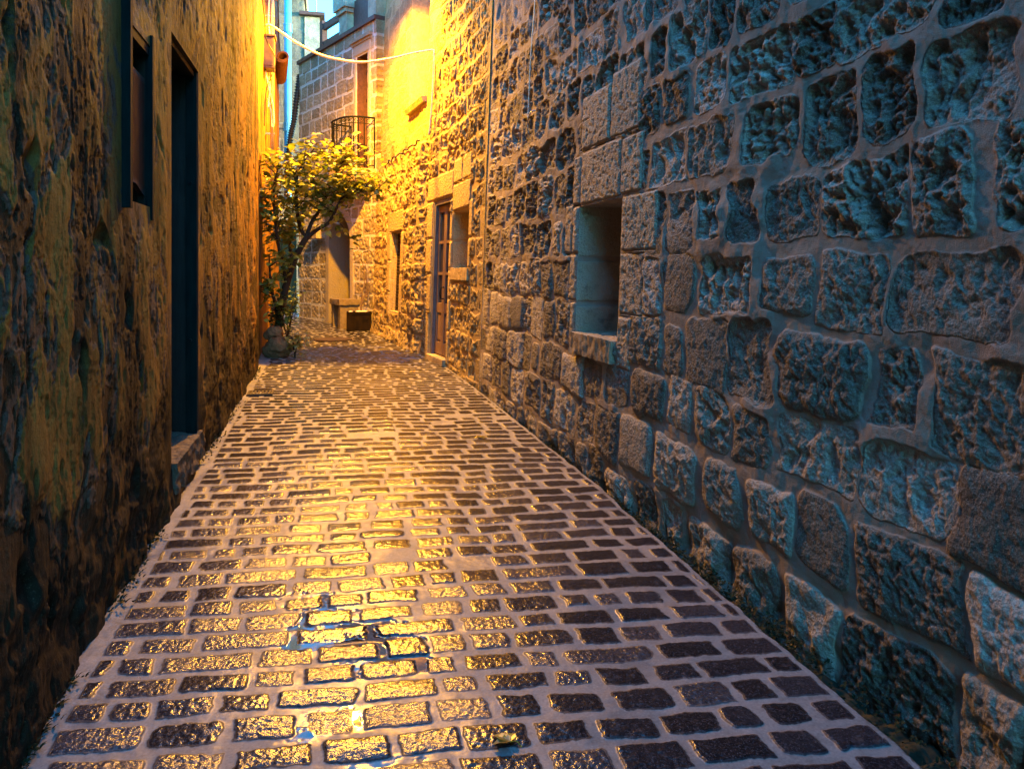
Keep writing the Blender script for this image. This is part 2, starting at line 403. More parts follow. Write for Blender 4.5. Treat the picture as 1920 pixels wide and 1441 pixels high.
def wall(name, path, sv, zv, holes, hfun, mat, parent, thick=.7, fade=.03, cut=None):
    for h in holes: sv = merge_lines(sv, h[:2]); zv = merge_lines(zv, h[2:])
    S, Z = np.meshgrid(sv.astype(np.float32), zv.astype(np.float32))
    h, at = hfun(S, Z)
    for r in holes: h = h * sst(0, fade, rect_dist(S, Z, r))
    X, Y, ZZ = path.W(S, Z, h)
    nr, nc = S.shape
    V = np.stack([X, Y, Z], -1).reshape(-1, 3)
    idx = np.arange(nr * nc).reshape(nr, nc)
    sc = (S[:-1, :-1] + S[1:, 1:]) / 2; zc = (Z[:-1, :-1] + Z[1:, 1:]) / 2
    keep = np.ones(sc.shape, bool)
    for r in holes: keep &= ~((sc > r[0]) & (sc < r[1]) & (zc > r[2]) & (zc < r[3]))
    if cut is not None: keep &= ~cut(sc, zc)
    a, b, c, d = idx[:-1, :-1][keep], idx[:-1, 1:][keep], idx[1:, 1:][keep], idx[1:, :-1][keep]
    # orientation: normal must face +d
    i0 = (nr // 2, nc // 2)
    e1 = V[idx[i0[0], i0[1] + 1]] - V[idx[i0]]; e2 = V[idx[i0[0] + 1, i0[1]]] - V[idx[i0]]
    nn = np.cross(e1, e2); sm = float(sv[nc // 2]); nx, ny = np.interp(sm, path.g, path.nx), np.interp(sm, path.g, path.ny)
    flip = nn[0] * nx + nn[1] * ny < 0
    F = np.stack([a, b, c, d], -1) if not flip else np.stack([a, d, c, b], -1)
    # back, top and ends give the wall its thickness
    per = np.r_[idx[0, ::-1], idx[1:, 0], idx[-1, 1:], idx[-2:0:-1, -1]]
    Sp, Zp = S.ravel()[per], Z.ravel()[per]
    bx, by, bz = path.W(Sp, Zp, -thick)
    nb = len(V); V = np.r_[V, np.stack([bx, by, bz], -1)]
    m = len(per); i = np.arange(m); j = (i + 1) % m
    R = np.stack([per[i], per[j], nb + j, nb + i], -1)
    B1 = np.arange(nc); bot = nb + B1[::-1]; top = nb + nc + (nr - 1) - 1 + B1
    Bk = np.stack([bot[:-1], top[:-1], top[1:], bot[1:]], -1)
    F = np.r_[F, R, Bk]
    at = {k_: np.r_[np.broadcast_to(v, S.shape).ravel(), np.broadcast_to(v, S.shape).ravel()[per]] for k_, v in at.items()}
    return mesh_obj(name, V, F, mat, parent, True, at)
def reveal(name, path, r, depth, mat, parent, res=.02, amp=.004, back=True, seed=3, joints=(), sides='LRTB', d0=0.):
    s0, s1, z0, z1 = r; V = []; F = []; A = []
    def sheet(fn, nu, nv, hz):
        u, v = np.meshgrid(np.linspace(0, 1, nu), np.linspace(0, 1, nv)); ss, zz, dd = fn(u, v)
        e = np.minimum(np.minimum(u, 1 - u), np.minimum(v, 1 - v)); k_ = np.clip(e * 6, 0, 1)
        nz = fbm(ss * 9 + dd * 9 + seed, zz * 9 - dd * 5, 5, seed) * amp * k_
        for jz in joints: nz = nz - .012 * np.exp(-((zz - jz) / .012) ** 2) * k_ * hz
        q = fn(u, v, nz); X, Y, Z = path.W(*q)
        b = len(V) and sum(len(x) for x in V); V.append(np.stack([X, Y, Z], -1).reshape(-1, 3))
        ii = np.arange(nu * nv).reshape(nv, nu) + b
        F.append(np.stack([ii[:-1, :-1], ii[:-1, 1:], ii[1:, 1:], ii[1:, :-1]], -1).reshape(-1, 4))
        jd = np.full(zz.shape, .1)
        for jz in joints: jd = np.minimum(jd, np.abs(zz - jz) - .016) if hz else jd
        A.append(jd.ravel())
    nd = max(3, int(depth / res)); ns = max(3, int((s1 - s0) / res)); nz_ = max(3, int((z1 - z0) / res))
    D = lambda u: d0 - u * (depth + d0)
    if 'L' in sides: sheet(lambda u, v, n=0: (s0 + n + 0 * u, z0 + v * (z1 - z0), D(u)), nd, nz_, 1)
    if 'R' in sides: sheet(lambda u, v, n=0: (s1 - n + 0 * u, z0 + v * (z1 - z0), D(u)), nd, nz_, 1)
    if 'T' in sides: sheet(lambda u, v, n=0: (s0 + v * (s1 - s0), z1 - n + 0 * u, D(u)), nd, ns, 0)
    if 'B' in sides: sheet(lambda u, v, n=0: (s0 + v * (s1 - s0), z0 + n + 0 * u, D(u)), nd, ns, 0)
    if back: sheet(lambda u, v, n=0: (s0 + u * (s1 - s0), z0 + v * (z1 - z0), -depth + n + 0 * u), ns, nz_, 1)
    V = np.concatenate(V); F = np.concatenate(F); A = np.concatenate(A)
    one = np.ones(len(V))
    return mesh_obj(name, V, F, mat, parent, True, {'sdf': A, 'rnd': one * .5, 'dress': one})

def courses_sdf(S, Z, zc, wrange, seed, blocks=(), wob=.03, jit=.018, mort=(.010, .026), round_=(.01, .06), wmul=None):
    """distance to the edge of the stone each point lies in, with its random numbers"""
    ws = S + wob * fbm(S * 2.6, Z * 2.6, 3, seed + 1); wz = Z + wob * .8 * fbm(S * 1.7 + 9, Z * 2.2, 3, seed + 2)
    rg = np.random.default_rng(seed)
    sd = np.full(S.shape, -.03, np.float32); r1 = np.zeros(S.shape, np.float32); r2 = r1.copy(); r3 = r1.copy()
    ki = np.clip(np.searchsorted(zc, wz) - 1, 0, len(zc) - 2)
    s_lo, s_hi = float(S.min()) - .6, float(S.max()) + .6
    for kk in range(len(zc) - 1):
        js = [s_lo - rg.uniform(0, .3)]
        while js[-1] < s_hi: js.append(js[-1] + rg.uniform(*wrange) * (1 if wmul is None else wmul(kk)))
        js = np.array(js); m = ki == kk
        if not m.any(): continue
        a = ws[m]; z = wz[m]; i = np.clip(np.searchsorted(js, a) - 1, 0, len(js) - 2); n = len(js)
        rr = rg.uniform(0, 1, (9, n))
        l = js[i] + (rr[0][i] - .5) * jit; r = js[i + 1] + (rr[1][i] - .5) * jit
        b = zc[kk] + (rr[2][i] - .5) * jit; t = zc[kk + 1] + (rr[3][i] - .5) * jit
        mg = mort[0] + (mort[1] - mort[0]) * rr[4][i]; rc = round_[0] + (round_[1] - round_[0]) * rr[5][i]
        dx = np.minimum(a - l, r - a) - mg; dz = np.minimum(z - b, t - z) - mg
        q = rc - np.hypot(np.maximum(rc - dx, 0), np.maximum(rc - dz, 0))
        sd[m] = np.where((dx > rc) & (dz > rc), np.minimum(dx, dz), q)
        r1[m] = rr[6][i]; r2[m] = rr[7][i]; r3[m] = rr[8][i]
    dress = np.zeros(S.shape, np.float32)
    for bi, (b0, b1, bz0, bz1) in enumerate(blocks):
        es = S + .006 * fbm(S * 12, Z * 12, 2, seed + 5); ez = Z + .006 * fbm(S * 12, Z * 12, 2, seed + 6)
        inb = (S > b0) & (S < b1) & (Z > bz0) & (Z < bz1)
        q = np.minimum(np.minimum(es - b0, b1 - es), np.minimum(ez - bz0, bz1 - ez)) - .007
        sd = np.where(inb, q, sd); dress = np.where(inb, 1, dress)
        r1 = np.where(inb, (bi * .37 + .3) % 1, r1); r2 = np.where(inb, .5, r2)
    return sd, r1, r2, r3, dress

# ================================================================== ground and road
SL = .0188
def road_z(y): return SL * y
GX = 60
mesh_obj('ground', [(-GX, -GX, -.35), (GX, -GX, -.35), (GX, GX, -.35), (-GX, GX, -.35)], [(0, 1, 2, 3)], M['ground'])['kind'] = 'structure'

def make_road():
    xs = np.r_[np.linspace(-4, -1.0, 50)[:-1], np.linspace(-1.0, 1.85, 640)]
    ys = [1.35]
    while ys[-1] < 18.6: ys.append(ys[-1] + max(.0035, .0013 * ys[-1] ** 1.4))
    ys = np.r_[np.linspace(-6, 1.3, 60), np.array(ys)]
    X, Y = np.meshgrid(xs.astype(np.float32), ys.astype(np.float32))
    rg = np.random.default_rng(5)
    wx = X + .010 * fbm(X * 6, Y * 6, 3, 21); wy = Y + .09 * X + .030 * perlin(X * .9, Y * .7, 4) + .007 * fbm(X * 8, Y * 8, 3, 22)
    rows = [-7.]
    while rows[-1] < 20: rows.append(rows[-1] + rg.uniform(.120, .151))
    rows = np.array(rows); ri = np.clip(np.searchsorted(rows, wy) - 1, 0, len(rows) - 2)
    order = np.argsort(ri.ravel(), kind='stable'); rs = ri.ravel()[order]
    st = np.searchsorted(rs, np.arange(len(rows))); fx = wx.ravel(); fy = wy.ravel()
    sd = np.full(fx.shape, -.02, np.float32); r1 = np.zeros(fx.shape, np.float32); r2 = r1.copy(); tl = r1.copy(); tm = r1.copy()
    for kk in range(len(rows) - 1):
        m = order[st[kk]:st[kk + 1]]
        if len(m) == 0: continue
        js = [-4.6 - rg.uniform(0, .3)]
        while js[-1] < 2.2:
            w = rg.choice([rg.uniform(.12, .17), rg.uniform(.17, .23), rg.uniform(.24, .34)], p=[.30, .56, .14]); js.append(js[-1] + w)
        js = np.array(js); n = len(js); i = np.clip(np.searchsorted(js, fx[m]) - 1, 0, n - 2); rr = rg.uniform(0, 1, (12, n))
        a = fx[m]; cx = (js[i] + js[i + 1]) / 2; cy = (rows[kk] + rows[kk + 1]) / 2
        ang = (rr[9][i] - .5) * .12; y2 = fy[m] + (a - cx) * ang; a2 = a - (fy[m] - cy) * ang
        mgx = .009 + .009 * rr[4][i]; mgy = .0105 + .009 * rr[5][i]
        l = js[i] + (rr[0][i] - .5) * .012; r = js[i + 1] + (rr[1][i] - .5) * .012
        dx = np.minimum(a2 - l, r - a2) - mgx; dy = np.minimum(y2 - rows[kk], rows[kk + 1] - y2) - mgy
        rc = .006 + .022 * rr[6][i] ** 2
        q = rc - np.hypot(np.maximum(rc - dx, 0), np.maximum(rc - dy, 0))
        sd[m] = np.where((dx > rc) & (dy > rc), np.minimum(dx, dy), q)
        r1[m] = rr[7][i]; r2[m] = rr[8][i]; tl[m] = (a2 - cx) * (rr[10][i] - .5) * .05 + (y2 - cy) * (rr[11][i] - .5) * .09
    sd, r1, r2, tl = (q.reshape(X.shape) for q in (sd, r1, r2, tl))
    sd = sd + .0075 * fbm(X * 24, Y * 24, 4, 31, .6); sd = np.where(r1 > .986, np.minimum(sd, .004 * fbm(X * 20, Y * 20, 3, 30) - .003), sd)
    smear = sst(.18, .5, fbm(X * 1.9, Y * 1.9, 4, 35)); sd = sd - .006 * smear * (1 + fbm(X * 22, Y * 22, 3, 36))
    t = sst(-.003, .008, sd)
    hs = .0006 + .0034 * r2 ** 1.6 + .0016 * (1 - np.exp(-np.maximum(sd, 0) / .015)) + tl * .45 + .0011 * fbm(X * 34, Y * 34, 3, 33) + .0008 * fbm(X * 80, Y * 80, 2, 34)
    hm = .0012 * fbm(X * 18, Y * 18, 3, 32)
    h = hm + t * (hs - hm)
    mac = .010 * fbm(X * .9, Y * .6, 3, 41) + .004 * fbm(X * 3, Y * 3, 2, 42)
    # shallow hollow that holds rain water in its joints
    def hol(cx, cy, rx, ry, dep): return -dep * np.exp(-(((X - cx) / rx) ** 2 + ((Y - cy) / ry) ** 2))
    lo = hol(.08, 2.80, .34, .22, .0062) + hol(.02, 2.30, .22, .12, .0055) + hol(-.06, 3.12, .24, .13, .0052) + hol(.22, 2.55, .18, .10, .0045) + hol(.12, 2.08, .2, .07, .005)
    ht = h + mac + lo
    lvl = -.0043
    near = np.hypot((X - .08) / .62, (Y - 2.65) / .85) < 1
    hw = h + lo + .0022 * fbm(X * 5, Y * 5, 3, 43) + .0008 * fbm(X * 30, Y * 30, 3, 48)
    wdep = np.where(near, lvl - hw, -.01); water = sst(-.0016, .0012, wdep)
    ht = np.where(wdep > 0, lvl + mac * .25 + (mac - mac) , ht)
    # right edge: the paving stops short of the wall and drops into a mossy gutter
    ex = np.interp(Y, [-6, 1, 2.3, 4.5, 6.7, 9.2, 11.5, 13.9, 17.3, 19], [1.55, 1.53, 1.52, 1.54, 1.48, 1.39, 1.07, .76, -.64, -.7]) + .012 * fbm(X * 0 + 3, Y * 5, 3, 44)
    ed = X - ex
    sdm = np.minimum(sd, -ed - .02)                       # a strip of mortar along the edge
    lefte = X + .765 + .008 * fbm(X * 0, Y * 6, 3, 45); sdm = np.minimum(sdm, np.where(X > -1.0, lefte - .03, sd))
    ht = np.where(sdm < sd, np.where(sdm < 0, hm + mac, ht), ht)
    ht = ht - sst(0, .05, ed) * (.11 + .03 * fbm(X * 9, Y * 9, 3, 46))
    far = sst(-.004, .004, ed) * 0
    Z = road_z(Y) + ht
    nr, nc = X.shape; idx = np.arange(nr * nc).reshape(nr, nc)
    F = np.stack([idx[:-1, :-1].ravel(), idx[:-1, 1:].ravel(), idx[1:, 1:].ravel(), idx[1:, :-1].ravel()], -1)
    cov = r1 * .22 + .30 * smear - .12 + .25 * fbm(X * 7, Y * 7, 3, 47)
    o = mesh_obj('road', np.stack([X, Y, Z], -1).reshape(-1, 3), F, M['road'], None, True,
                 {'sdf': sdm, 'rnd': r1, 'water': water, 'edge': ed, 'cover': cov})
    o['kind'] = 'structure'
make_road()

# moss and weeds in the gutter
mb = MB()
for i in range(2600):
    y = 1.5 + 8 * random.random() ** 1.5; wx = float(np.interp(y, [1, 2, 3.6, 5, 7.7, 9.1], [1.72, 1.70, 1.62, 1.57, 1.48, 1.40])); rx = float(np.interp(y, [1, 4.5, 6.7, 9.2], [1.53, 1.54, 1.48, 1.39]))
    x = random.uniform(rx + .02, wx); z = road_z(y) - .07 + random.uniform(0, .05)
    if math.sin(y * 5.1) + math.sin(y * 2.3 + 1) < -.5 and random.random() < .7: continue
    for q in range(2):
        a = random.uniform(0, 6.28); mb.leaf((x + random.uniform(-.01, .01), y + random.uniform(-.01, .01), z), (math.cos(a), math.sin(a), random.uniform(.2, 1.4)), (0, 0, 1), random.uniform(.008, .024), random.uniform(.007, .014), .3, random.random())
tag(mb.build('moss', M['moss'], rnd=True), 'dark green moss growing along the gutter at the foot of rough stone wall', 'moss', None, 'stuff')

mb = MB()
for i in range(700):
    y = 1.9 + 7.6 * random.random() ** 1.4
    if math.sin(y * 3.7) + math.sin(y * 1.9 + 2) < .2: continue
    x = -.80 + abs(random.gauss(0, .022)); z = road_z(y) + random.uniform(0, .03)
    for q in range(2):
        a = random.uniform(-1.5, 1.5); mb.leaf((x, y, z), (math.cos(a), math.sin(a), random.uniform(.2, 1.8)), (0, 0, 1), random.uniform(.008, .03), random.uniform(.005, .012), .3, random.random())
tag(mb.build('moss', M['moss'], rnd=True), 'sparse moss and weeds sprouting at the foot of left plaster wall', 'moss', None, 'stuff')

# ================================================================== right: rough stone house
R1 = Path([(1.72, -6), (1.72, 1), (1.70, 2), (1.62, 3.6), (1.57, 5), (1.48, 7.7)], -1, .04, .6)
house_r = empty('stone_house', (1.72, 1, 0), 'rough grey rubble stone house with deep square wall niche and thick smeared mortar', 'house')
NI = (10.24, 10.95, .93, 1.77)
DB = [(10.27, 10.93, 1.775, 2.13), (10.46, 10.95, 2.14, 2.50), (10.02, 10.455, 2.14, 2.54), (9.76, 10.235, 1.45, 1.775), (9.97, 10.262, 1.78, 2.12),
      (9.90, 10.235, 1.09, 1.445), (10.04, 10.235, .78, 1.085), (10.955, 11.06, 1.46, 1.775), (10.955, 11.10, 1.14, 1.455), (10.955, 11.05, .80, 1.135),
      (11.065, 11.22, 1.46, 1.80), (10.94, 11.08, 1.785, 2.12)]
def h_r1(S, Z):
    zc = np.array([-.5, -.12, .24, .53, .81, 1.13, 1.44, 1.75, 2.05, 2.36, 2.66, 2.95, 3.25, 3.52, 3.8, 4.1, 4.4, 4.7, 5.0, 5.3, 5.6, 5.9, 6.2, 6.5, 6.8, 7.1, 7.4])
    sd, r1, r2, r3, dr = courses_sdf(S, Z, zc, (.24, .48), 3, DB, .06, .05, (.006, .025), (.01, .07))
    ero = np.clip(sst(.95, 1.9, Z + .55 * fbm(S * .9, Z * .9, 3, 51)) * .9 + (r3 - .5) * .7, 0, 1) * (1 - dr)
    smear = sst(.10, .5, fbm(S * 1.5, Z * 1.7, 4, 52)) * (1 - dr)
    sd = sd + (1 - dr) * (.012 * fbm(S * 11, Z * 11, 4, 53) + .002 - .030 * smear * (.35 + .65 * sst(1., 1.8, Z)) * (.6 + fbm(S * 7, Z * 7, 3, 54)))
    t = sst(-.003, .009, sd)
    pil = 1 - np.exp(-np.maximum(sd, 0) / .018)
    # weathering: stretched pits, thin ridges between them
    wx = S + .05 * fbm(S * 5, Z * 5, 3, 55); wz = Z + .05 * fbm(S * 5 + 7, Z * 5, 3, 56)
    wx = wx + .35 * (wz - Z) + .06 * fbm(S * 2.2, Z * 2.2, 2, 50); f1, f2, idn = worley(wx * 12, wz * 8, 57); g1, g2, idg = worley(wx * 31, wz * 26, 58)
    pit = (1 - sst(.1, .62, f1)) * sst(.25, .6, idn); pit2 = (1 - sst(.08, .55, g1)) * sst(.35, .6, idg)
    lump = fbm(S * 7, Z * 7, 4, 59, .55); rough = fbm(S * 26, Z * 26, 4, 60, .6); rid = ridged(wx * 9, wz * 7, 4, 61)
    hs = .006 + .014 * pil * (1 - ero) - .016 * pil * ero + (r2 - .5) * .018 * pil
    rf = .30 + .85 * np.mod(r1 * 7.31 + r2 * 3.7, 1.); rf = rf * (.62 + .60 * ero)
    hs = hs + pil * rf * (.013 * lump * (1 + 1.2 * ero) + .012 * rough * (1 + .4 * ero) - (.010 + .030 * ero) * pit * (.4 + r1) - (.009 + .008 * ero) * pit2 + .060 * ero * (rid - .62))
    hd = .012 + .0035 * fbm(S * 16, Z * 16, 4, 62) + .004 * fbm(S * 55, Z * 18, 3, 63) - .006 * pit2 + .006 * (r1 - .5)
    hd = hd * np.minimum(1, np.maximum(sd, 0) / .012 + .2)
    hs = np.where(dr > .5, hd, hs)
    hm = .004 + .008 * fbm(S * 3, Z * 3.5, 3, 64) + .004 * fbm(S * 12, Z * 9, 3, 65) + .014 * smear + .001 * fbm(S * 60, Z * 60, 2, 66)
    hm = np.where(dr > .5, .002, hm)
    h = hm + t * (hs - hm)
    h = h + .030 * fbm(S * .8, Z * .9, 3, 67) * (1 - .9 * sst(.8, .2, rect_dist(S, Z, (9.8, 11.2, .8, 2.5))))
    h = h - .035 * sst(.28, .02, Z) * (.5 + fbm(S * 4, Z * 4, 3, 68)); h = h * sst(13.72, 13.5, S) + .004 * sst(13.5, 13.7, S)
    return h, {'sdf': sd, 'rnd': r1, 'dress': dr}
sv = [6.9]
while sv[-1] < 13.7: sv.append(sv[-1] + max(.0032, .00185 * (sv[-1] - 6 + .02) ** 1.3))
sv = np.r_[np.linspace(0, 6.88, 50), np.array(sv[:-1]), 13.705]
zv = np.r_[np.arange(-.3, 2.35, .0046), np.arange(2.35, 3.6, .009), np.arange(3.6, 7.01, .04)]
wall('wall', R1, sv, zv, [NI], h_r1, M['rubble'], house_r, 4.)
reveal('niche', R1, NI, .45, M['rubble'], house_r, .014, .016, joints=(1.42, 1.12))
# sill: rough block in the bottom of the niche
def rough_block(name, path, r, d0, d1, mat, parent, amp=.006, res=.012, seed=1):
    s0, s1, z0, z1 = r
    b = MB(); V = []; F = []
    def sh(fn, nu, nv):
        u, v = np.meshgrid(np.linspace(0, 1, nu), np.linspace(0, 1, nv)); ss, zz, dd = fn(u, v)
        q = amp * fbm(ss * 14 + seed, zz * 14 + dd * 11, 4, seed)
        cs, cz, cd = (s0 + s1) / 2, (z0 + z1) / 2, (d0 + d1) / 2
        ks = 1 + q * 2 / max(s1 - s0, .05) * .5; ss = cs + (ss - cs) * (1 + 0 * ks) + q * np.sign(ss - cs) * (np.abs(ss - cs) > .49 * (s1 - s0)) * .3
        zz = zz + q * np.sign(zz - cz) * (np.abs(zz - cz) > .49 * (z1 - z0)); dd = dd + q * np.sign(dd - cd) * (np.abs(dd - cd) > .49 * abs(d1 - d0))
        X, Y, Z = path.W(ss, zz, dd); bb = sum(len(x) for x in V); V.append(np.stack([X, Y, Z], -1).reshape(-1, 3))
        ii = np.arange(nu * nv).reshape(nv, nu) + bb; F.append(np.stack([ii[:-1, :-1], ii[:-1, 1:], ii[1:, 1:], ii[1:, :-1]], -1).reshape(-1, 4))
    n = lambda L: max(2, int(abs(L) / res))
    a, bz, cd = n(s1 - s0), n(z1 - z0), n(d1 - d0)
    sh(lambda u, v: (s0 + u * (s1 - s0), z0 + v * (z1 - z0), d1 + 0 * u), a, bz); sh(lambda u, v: (s0 + u * (s1 - s0), z0 + v * (z1 - z0), d0 + 0 * u), a, bz)
    sh(lambda u, v: (s0 + u * (s1 - s0), z1 + 0 * u, d0 + v * (d1 - d0)), a, cd); sh(lambda u, v: (s0 + u * (s1 - s0), z0 + 0 * u, d0 + v * (d1 - d0)), a, cd)
    sh(lambda u, v: (s0 + 0 * u, z0 + u * (z1 - z0), d0 + v * (d1 - d0)), bz, cd); sh(lambda u, v: (s1 + 0 * u, z0 + u * (z1 - z0), d0 + v * (d1 - d0)), bz, cd)
    return mesh_obj(name, np.concatenate(V), np.concatenate(F), mat, parent, True)
rough_block('sill', R1, (10.25, 10.94, .80, .935), -.43, .045, M['dress'], house_r, .010)

# ================================================================== right, further: golden house
R2 = Path([(1.48, 7.7), (1.40, 9.1), (1.09, 11.5), (.78, 13.9)], -1, .036, .3)
house_g = empty('corner_house', (1.40, 9.1, .15), 'golden lamplit stone house with glazed double door where the alley bends', 'house')
NI2 = (.68, 1.46, 1.36, 2.03); DOOR = (1.60, 2.40, .20, 2.24); GR = (4.08, 4.78, .69, 1.92); TW = (2.95, 4.15, 3.76, 6.4)
DB2 = [(1.50, 2.72, 2.245, 2.56), (.62, 1.495, 2.04, 2.36), (.50, .672, 1.70, 2.12), (.54, .672, 1.36, 1.69), (1.47, 1.592, 1.36, 1.69), (1.47, 1.592, 1.70, 2.035),
       (1.47, 1.592, .62, 1.0), (1.47, 1.592, 1.01, 1.35), (1.47, 1.592, .2, .61), (2.41, 2.70, 1.30, 1.75), (2.41, 2.62, .8, 1.29), (2.41, 2.72, 1.76, 2.24), (2.41, 2.6, .2, .79),
       (3.98, 4.95, 1.93, 2.27), (4.79, 4.98, 1.5, 1.92), (4.79, 5.02, 1.0, 1.49), (4.79, 4.95, .6, .99), (3.92, 4.07, 1.3, 1.92), (3.88, 4.07, .69, 1.29), (.62, 1.05, 2.37, 2.66), (1.06, 1.49, 2.37, 2.66)]
def h_r2(S, Z):
    zc = np.array([-.4, -.05, .2, .44, .68, .93, 1.19, 1.45, 1.71, 1.98, 2.25, 2.53, 2.81, 3.1, 3.38, 3.66, 3.94, 4.22, 4.5, 4.78, 5.06, 5.34, 5.62, 5.9, 6.2, 6.5, 6.8, 7.1, 7.4])
    sd, r1, r2, r3, dr = courses_sdf(S, Z, zc, (.26, .52), 8, DB2, .05, .05, (.006, .018), (.01, .06))
    up = sst(2.9, 3.3, Z) * sst(2.2, 2.7, S)                       # plastered, smoother upper part
    rough_z = (1 - up) * (1 - dr)
    sd = sd + (1 - dr) * (.012 * fbm(S * 11, Z * 11, 3, 73) - .03 * sst(.1, .5, fbm(S * 1.7, Z * 1.7, 3, 72)))
    t = sst(-.004, .016, sd); pil = 1 - np.exp(-np.maximum(sd, 0) / .03)
    wx = S + .06 * fbm(S * 4, Z * 4, 3, 75); wz = Z + .06 * fbm(S * 4 + 7, Z * 4, 3, 76)
    f1, f2, idn = worley(wx * 9, wz * 8, 77); g1, g2, idg = worley(wx * 24, wz * 22, 78)
    pit = (1 - sst(.1, .6, f1)) * sst(.3, .6, idn); pit2 = (1 - sst(.1, .55, g1)) * sst(.3, .6, idg)
    hs = .012 + pil * ((r2 - .5) * .03 * (1 - up) + .022 * fbm(S * 6, Z * 6, 4, 79) * (1 - .2 * up) + .016 * fbm(S * 20, Z * 20, 4, 80) * (1 - .5 * up) - .045 * pit * (1 - .8 * up) * (.4 + r3) - .012 * pit2)
    hd = .014 + .004 * fbm(S * 14, Z * 40, 3, 81) + .006 * (r1 - .5)
    hd = hd * np.minimum(1, np.maximum(sd, 0) / .012 + .2)
    hs = np.where(dr > .5, hd, hs)
    hm = .006 * fbm(S * 4, Z * 4, 3, 82) + .010 * up; hm = np.where(dr > .5, .003, hm)
    h = hm + t * (hs - hm) * (1 - .45 * up)
    led = sst(2.8, 3.05, S) * sst(3.13, 3.09, Z + .02 * fbm(S * 5, Z * 0, 3, 83) - .012 * (S - 3))
    h = h + .05 * led
    h = h + .02 * fbm(S * .8, Z * .8, 3, 84) * (1 - dr) + .05 * sst(.45, .1, Z) * sst(2.6, 3.2, S) * (1 + fbm(S * 3, Z * 3, 3, 85))
    h = h * sst(-.02, .25, S) + .004
    return h, {'sdf': sd, 'rnd': r1, 'dress': dr}
sv = np.r_[np.arange(0.0, 6.15, .0095), 6.16]; zv = np.r_[np.arange(-.1, 5.2, .0105), np.arange(5.2, 7.31, .05)]
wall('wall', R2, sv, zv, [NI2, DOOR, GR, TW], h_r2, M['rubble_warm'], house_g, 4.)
reveal('niche', R2, NI2, .40, M['rubble_warm'], house_g, .02, .005, joints=(1.69,))
rough_block('niche_sill', R2, (.60, 1.47, 1.23, 1.365), -.36, .030, M['dress_warm'], house_g, .006, .02)
reveal('doorway', R2, DOOR, .40, M['rubble_warm'], house_g, .03, .003, back=True, sides='LRTB')
# glazed double door
dr_ = empty('door', R2.W(2.0, .2, -.1), None, None); dr_.parent = house_g; dr_.location = Vector(R2.W(2.0, .2, -.1)) - Vector(house_g.location)
W2 = lambda s, z, d: R2.W(s, z, d)
b = MB(); b.wbox(W2, 1.602, 1.662, .26, 2.236, -.12, -.008); b.wbox(W2, 2.338, 2.398, .26, 2.236, -.12, -.008); b.wbox(W2, 1.662, 2.338, 2.18, 2.236, -.12, -.008)
b.build('door_frame', M['frame_purple'], dr_)
for (a0, a1, hs_) in ((1.664, 1.998, 1), (2.002, 2.336, 0)):
    b = MB(); st_ = .062
    b.wbox(W2, a0, a0 + st_, .27, 2.176, -.10, -.05); b.wbox(W2, a1 - st_, a1, .27, 2.176, -.10, -.05)
    for z0, z1 in ((.27, .42), (.80, .92), (1.28, 1.315), (1.68, 1.715), (2.08, 2.176)): b.wbox(W2, a0 + st_, a1 - st_, z0, z1, -.098, -.052)
    b.wbox(W2, a0 + st_ + .035, a1 - st_ - .035, .455, .765, -.09, -.058); b.wbox(W2, a0 + st_, a1 - st_, .42, .80, -.095, -.078)
    lf = b.build('door_leaf', M['wood'], dr_)
    for z0, z1 in ((.92, 1.28), (1.315, 1.68), (1.715, 2.08)):
        b = MB(); b.wbox(W2, a0 + st_, a1 - st_, z0, z1, -.082, -.072); b.build('pane', M['glass'], lf)
    hx = a1 - .03 if hs_ else a0 + .03
    if hs_ :
        b = MB(); b.tube([R2.W(hx, .98, -.049), R2.W(hx, .985, -.008), R2.W(hx, 1.05, .002), R2.W(hx, 1.12, -.008), R2.W(hx, 1.125, -.049)], .009, 6); b.build('handle', M['iron'], lf, True)
rough_block('doorstep', R2, (1.58, 2.42, .10, .255), -.38, .055, M['dress_warm'], house_g, .006, .02)
# barred window
wn = reveal('window', R2, GR, .16, M['rubble_warm'], house_g, .025, .004, back=False)
b = MB(); b.wbox(W2, GR[0] - .0, GR[1] + .0, GR[2], GR[3], -.15, -.085); b.build('pane', M['glass'], wn)
b = MB()
for i in range(15):
    s_ = GR[0] + .02 + i * (GR[1] - GR[0] - .04) / 14; b.tube([R2.W(s_, GR[2], -.050), R2.W(s_, GR[3], -.050)], .007, 5)
for i in range(25):
    z_ = GR[2] + .02 + i * (GR[3] - GR[2] - .04) / 24; b.tube([R2.W(GR[0], z_, -.045), R2.W(GR[1], z_, -.045)], .006, 5)
b.build('grille', M['rust'], wn)
rough_block('window_sill', R2, (3.96, 4.86, .58, .695), -.15, .045, M['dress_warm'], house_g, .006, .02)
# tall upper window opening with its sloping sill
tw = reveal('tall_window', R2, TW, .30, M['dress_warm'], house_g, .04, .004, back=False, joints=(4.5, 5.2))
b = MB(); b.wbox(W2, TW[0], TW[1], TW[2], TW[3], -.36, -.29); b.build('shutter', M['terrace'], tw)
b = MB()
q = [R2.W(s_, z_, d_) for (s_, z_, d_) in ((2.93, 3.66, .07), (4.0, 3.66, .07), (4.0, 3.66, -.25), (2.93, 3.66, -.25), (2.93, 3.73, .10), (4.0, 3.73, .10), (4.0, 3.80, -.25), (2.93, 3.80, -.25))]
b.hexa(q); b.build('sill', M['dress_warm'], tw)

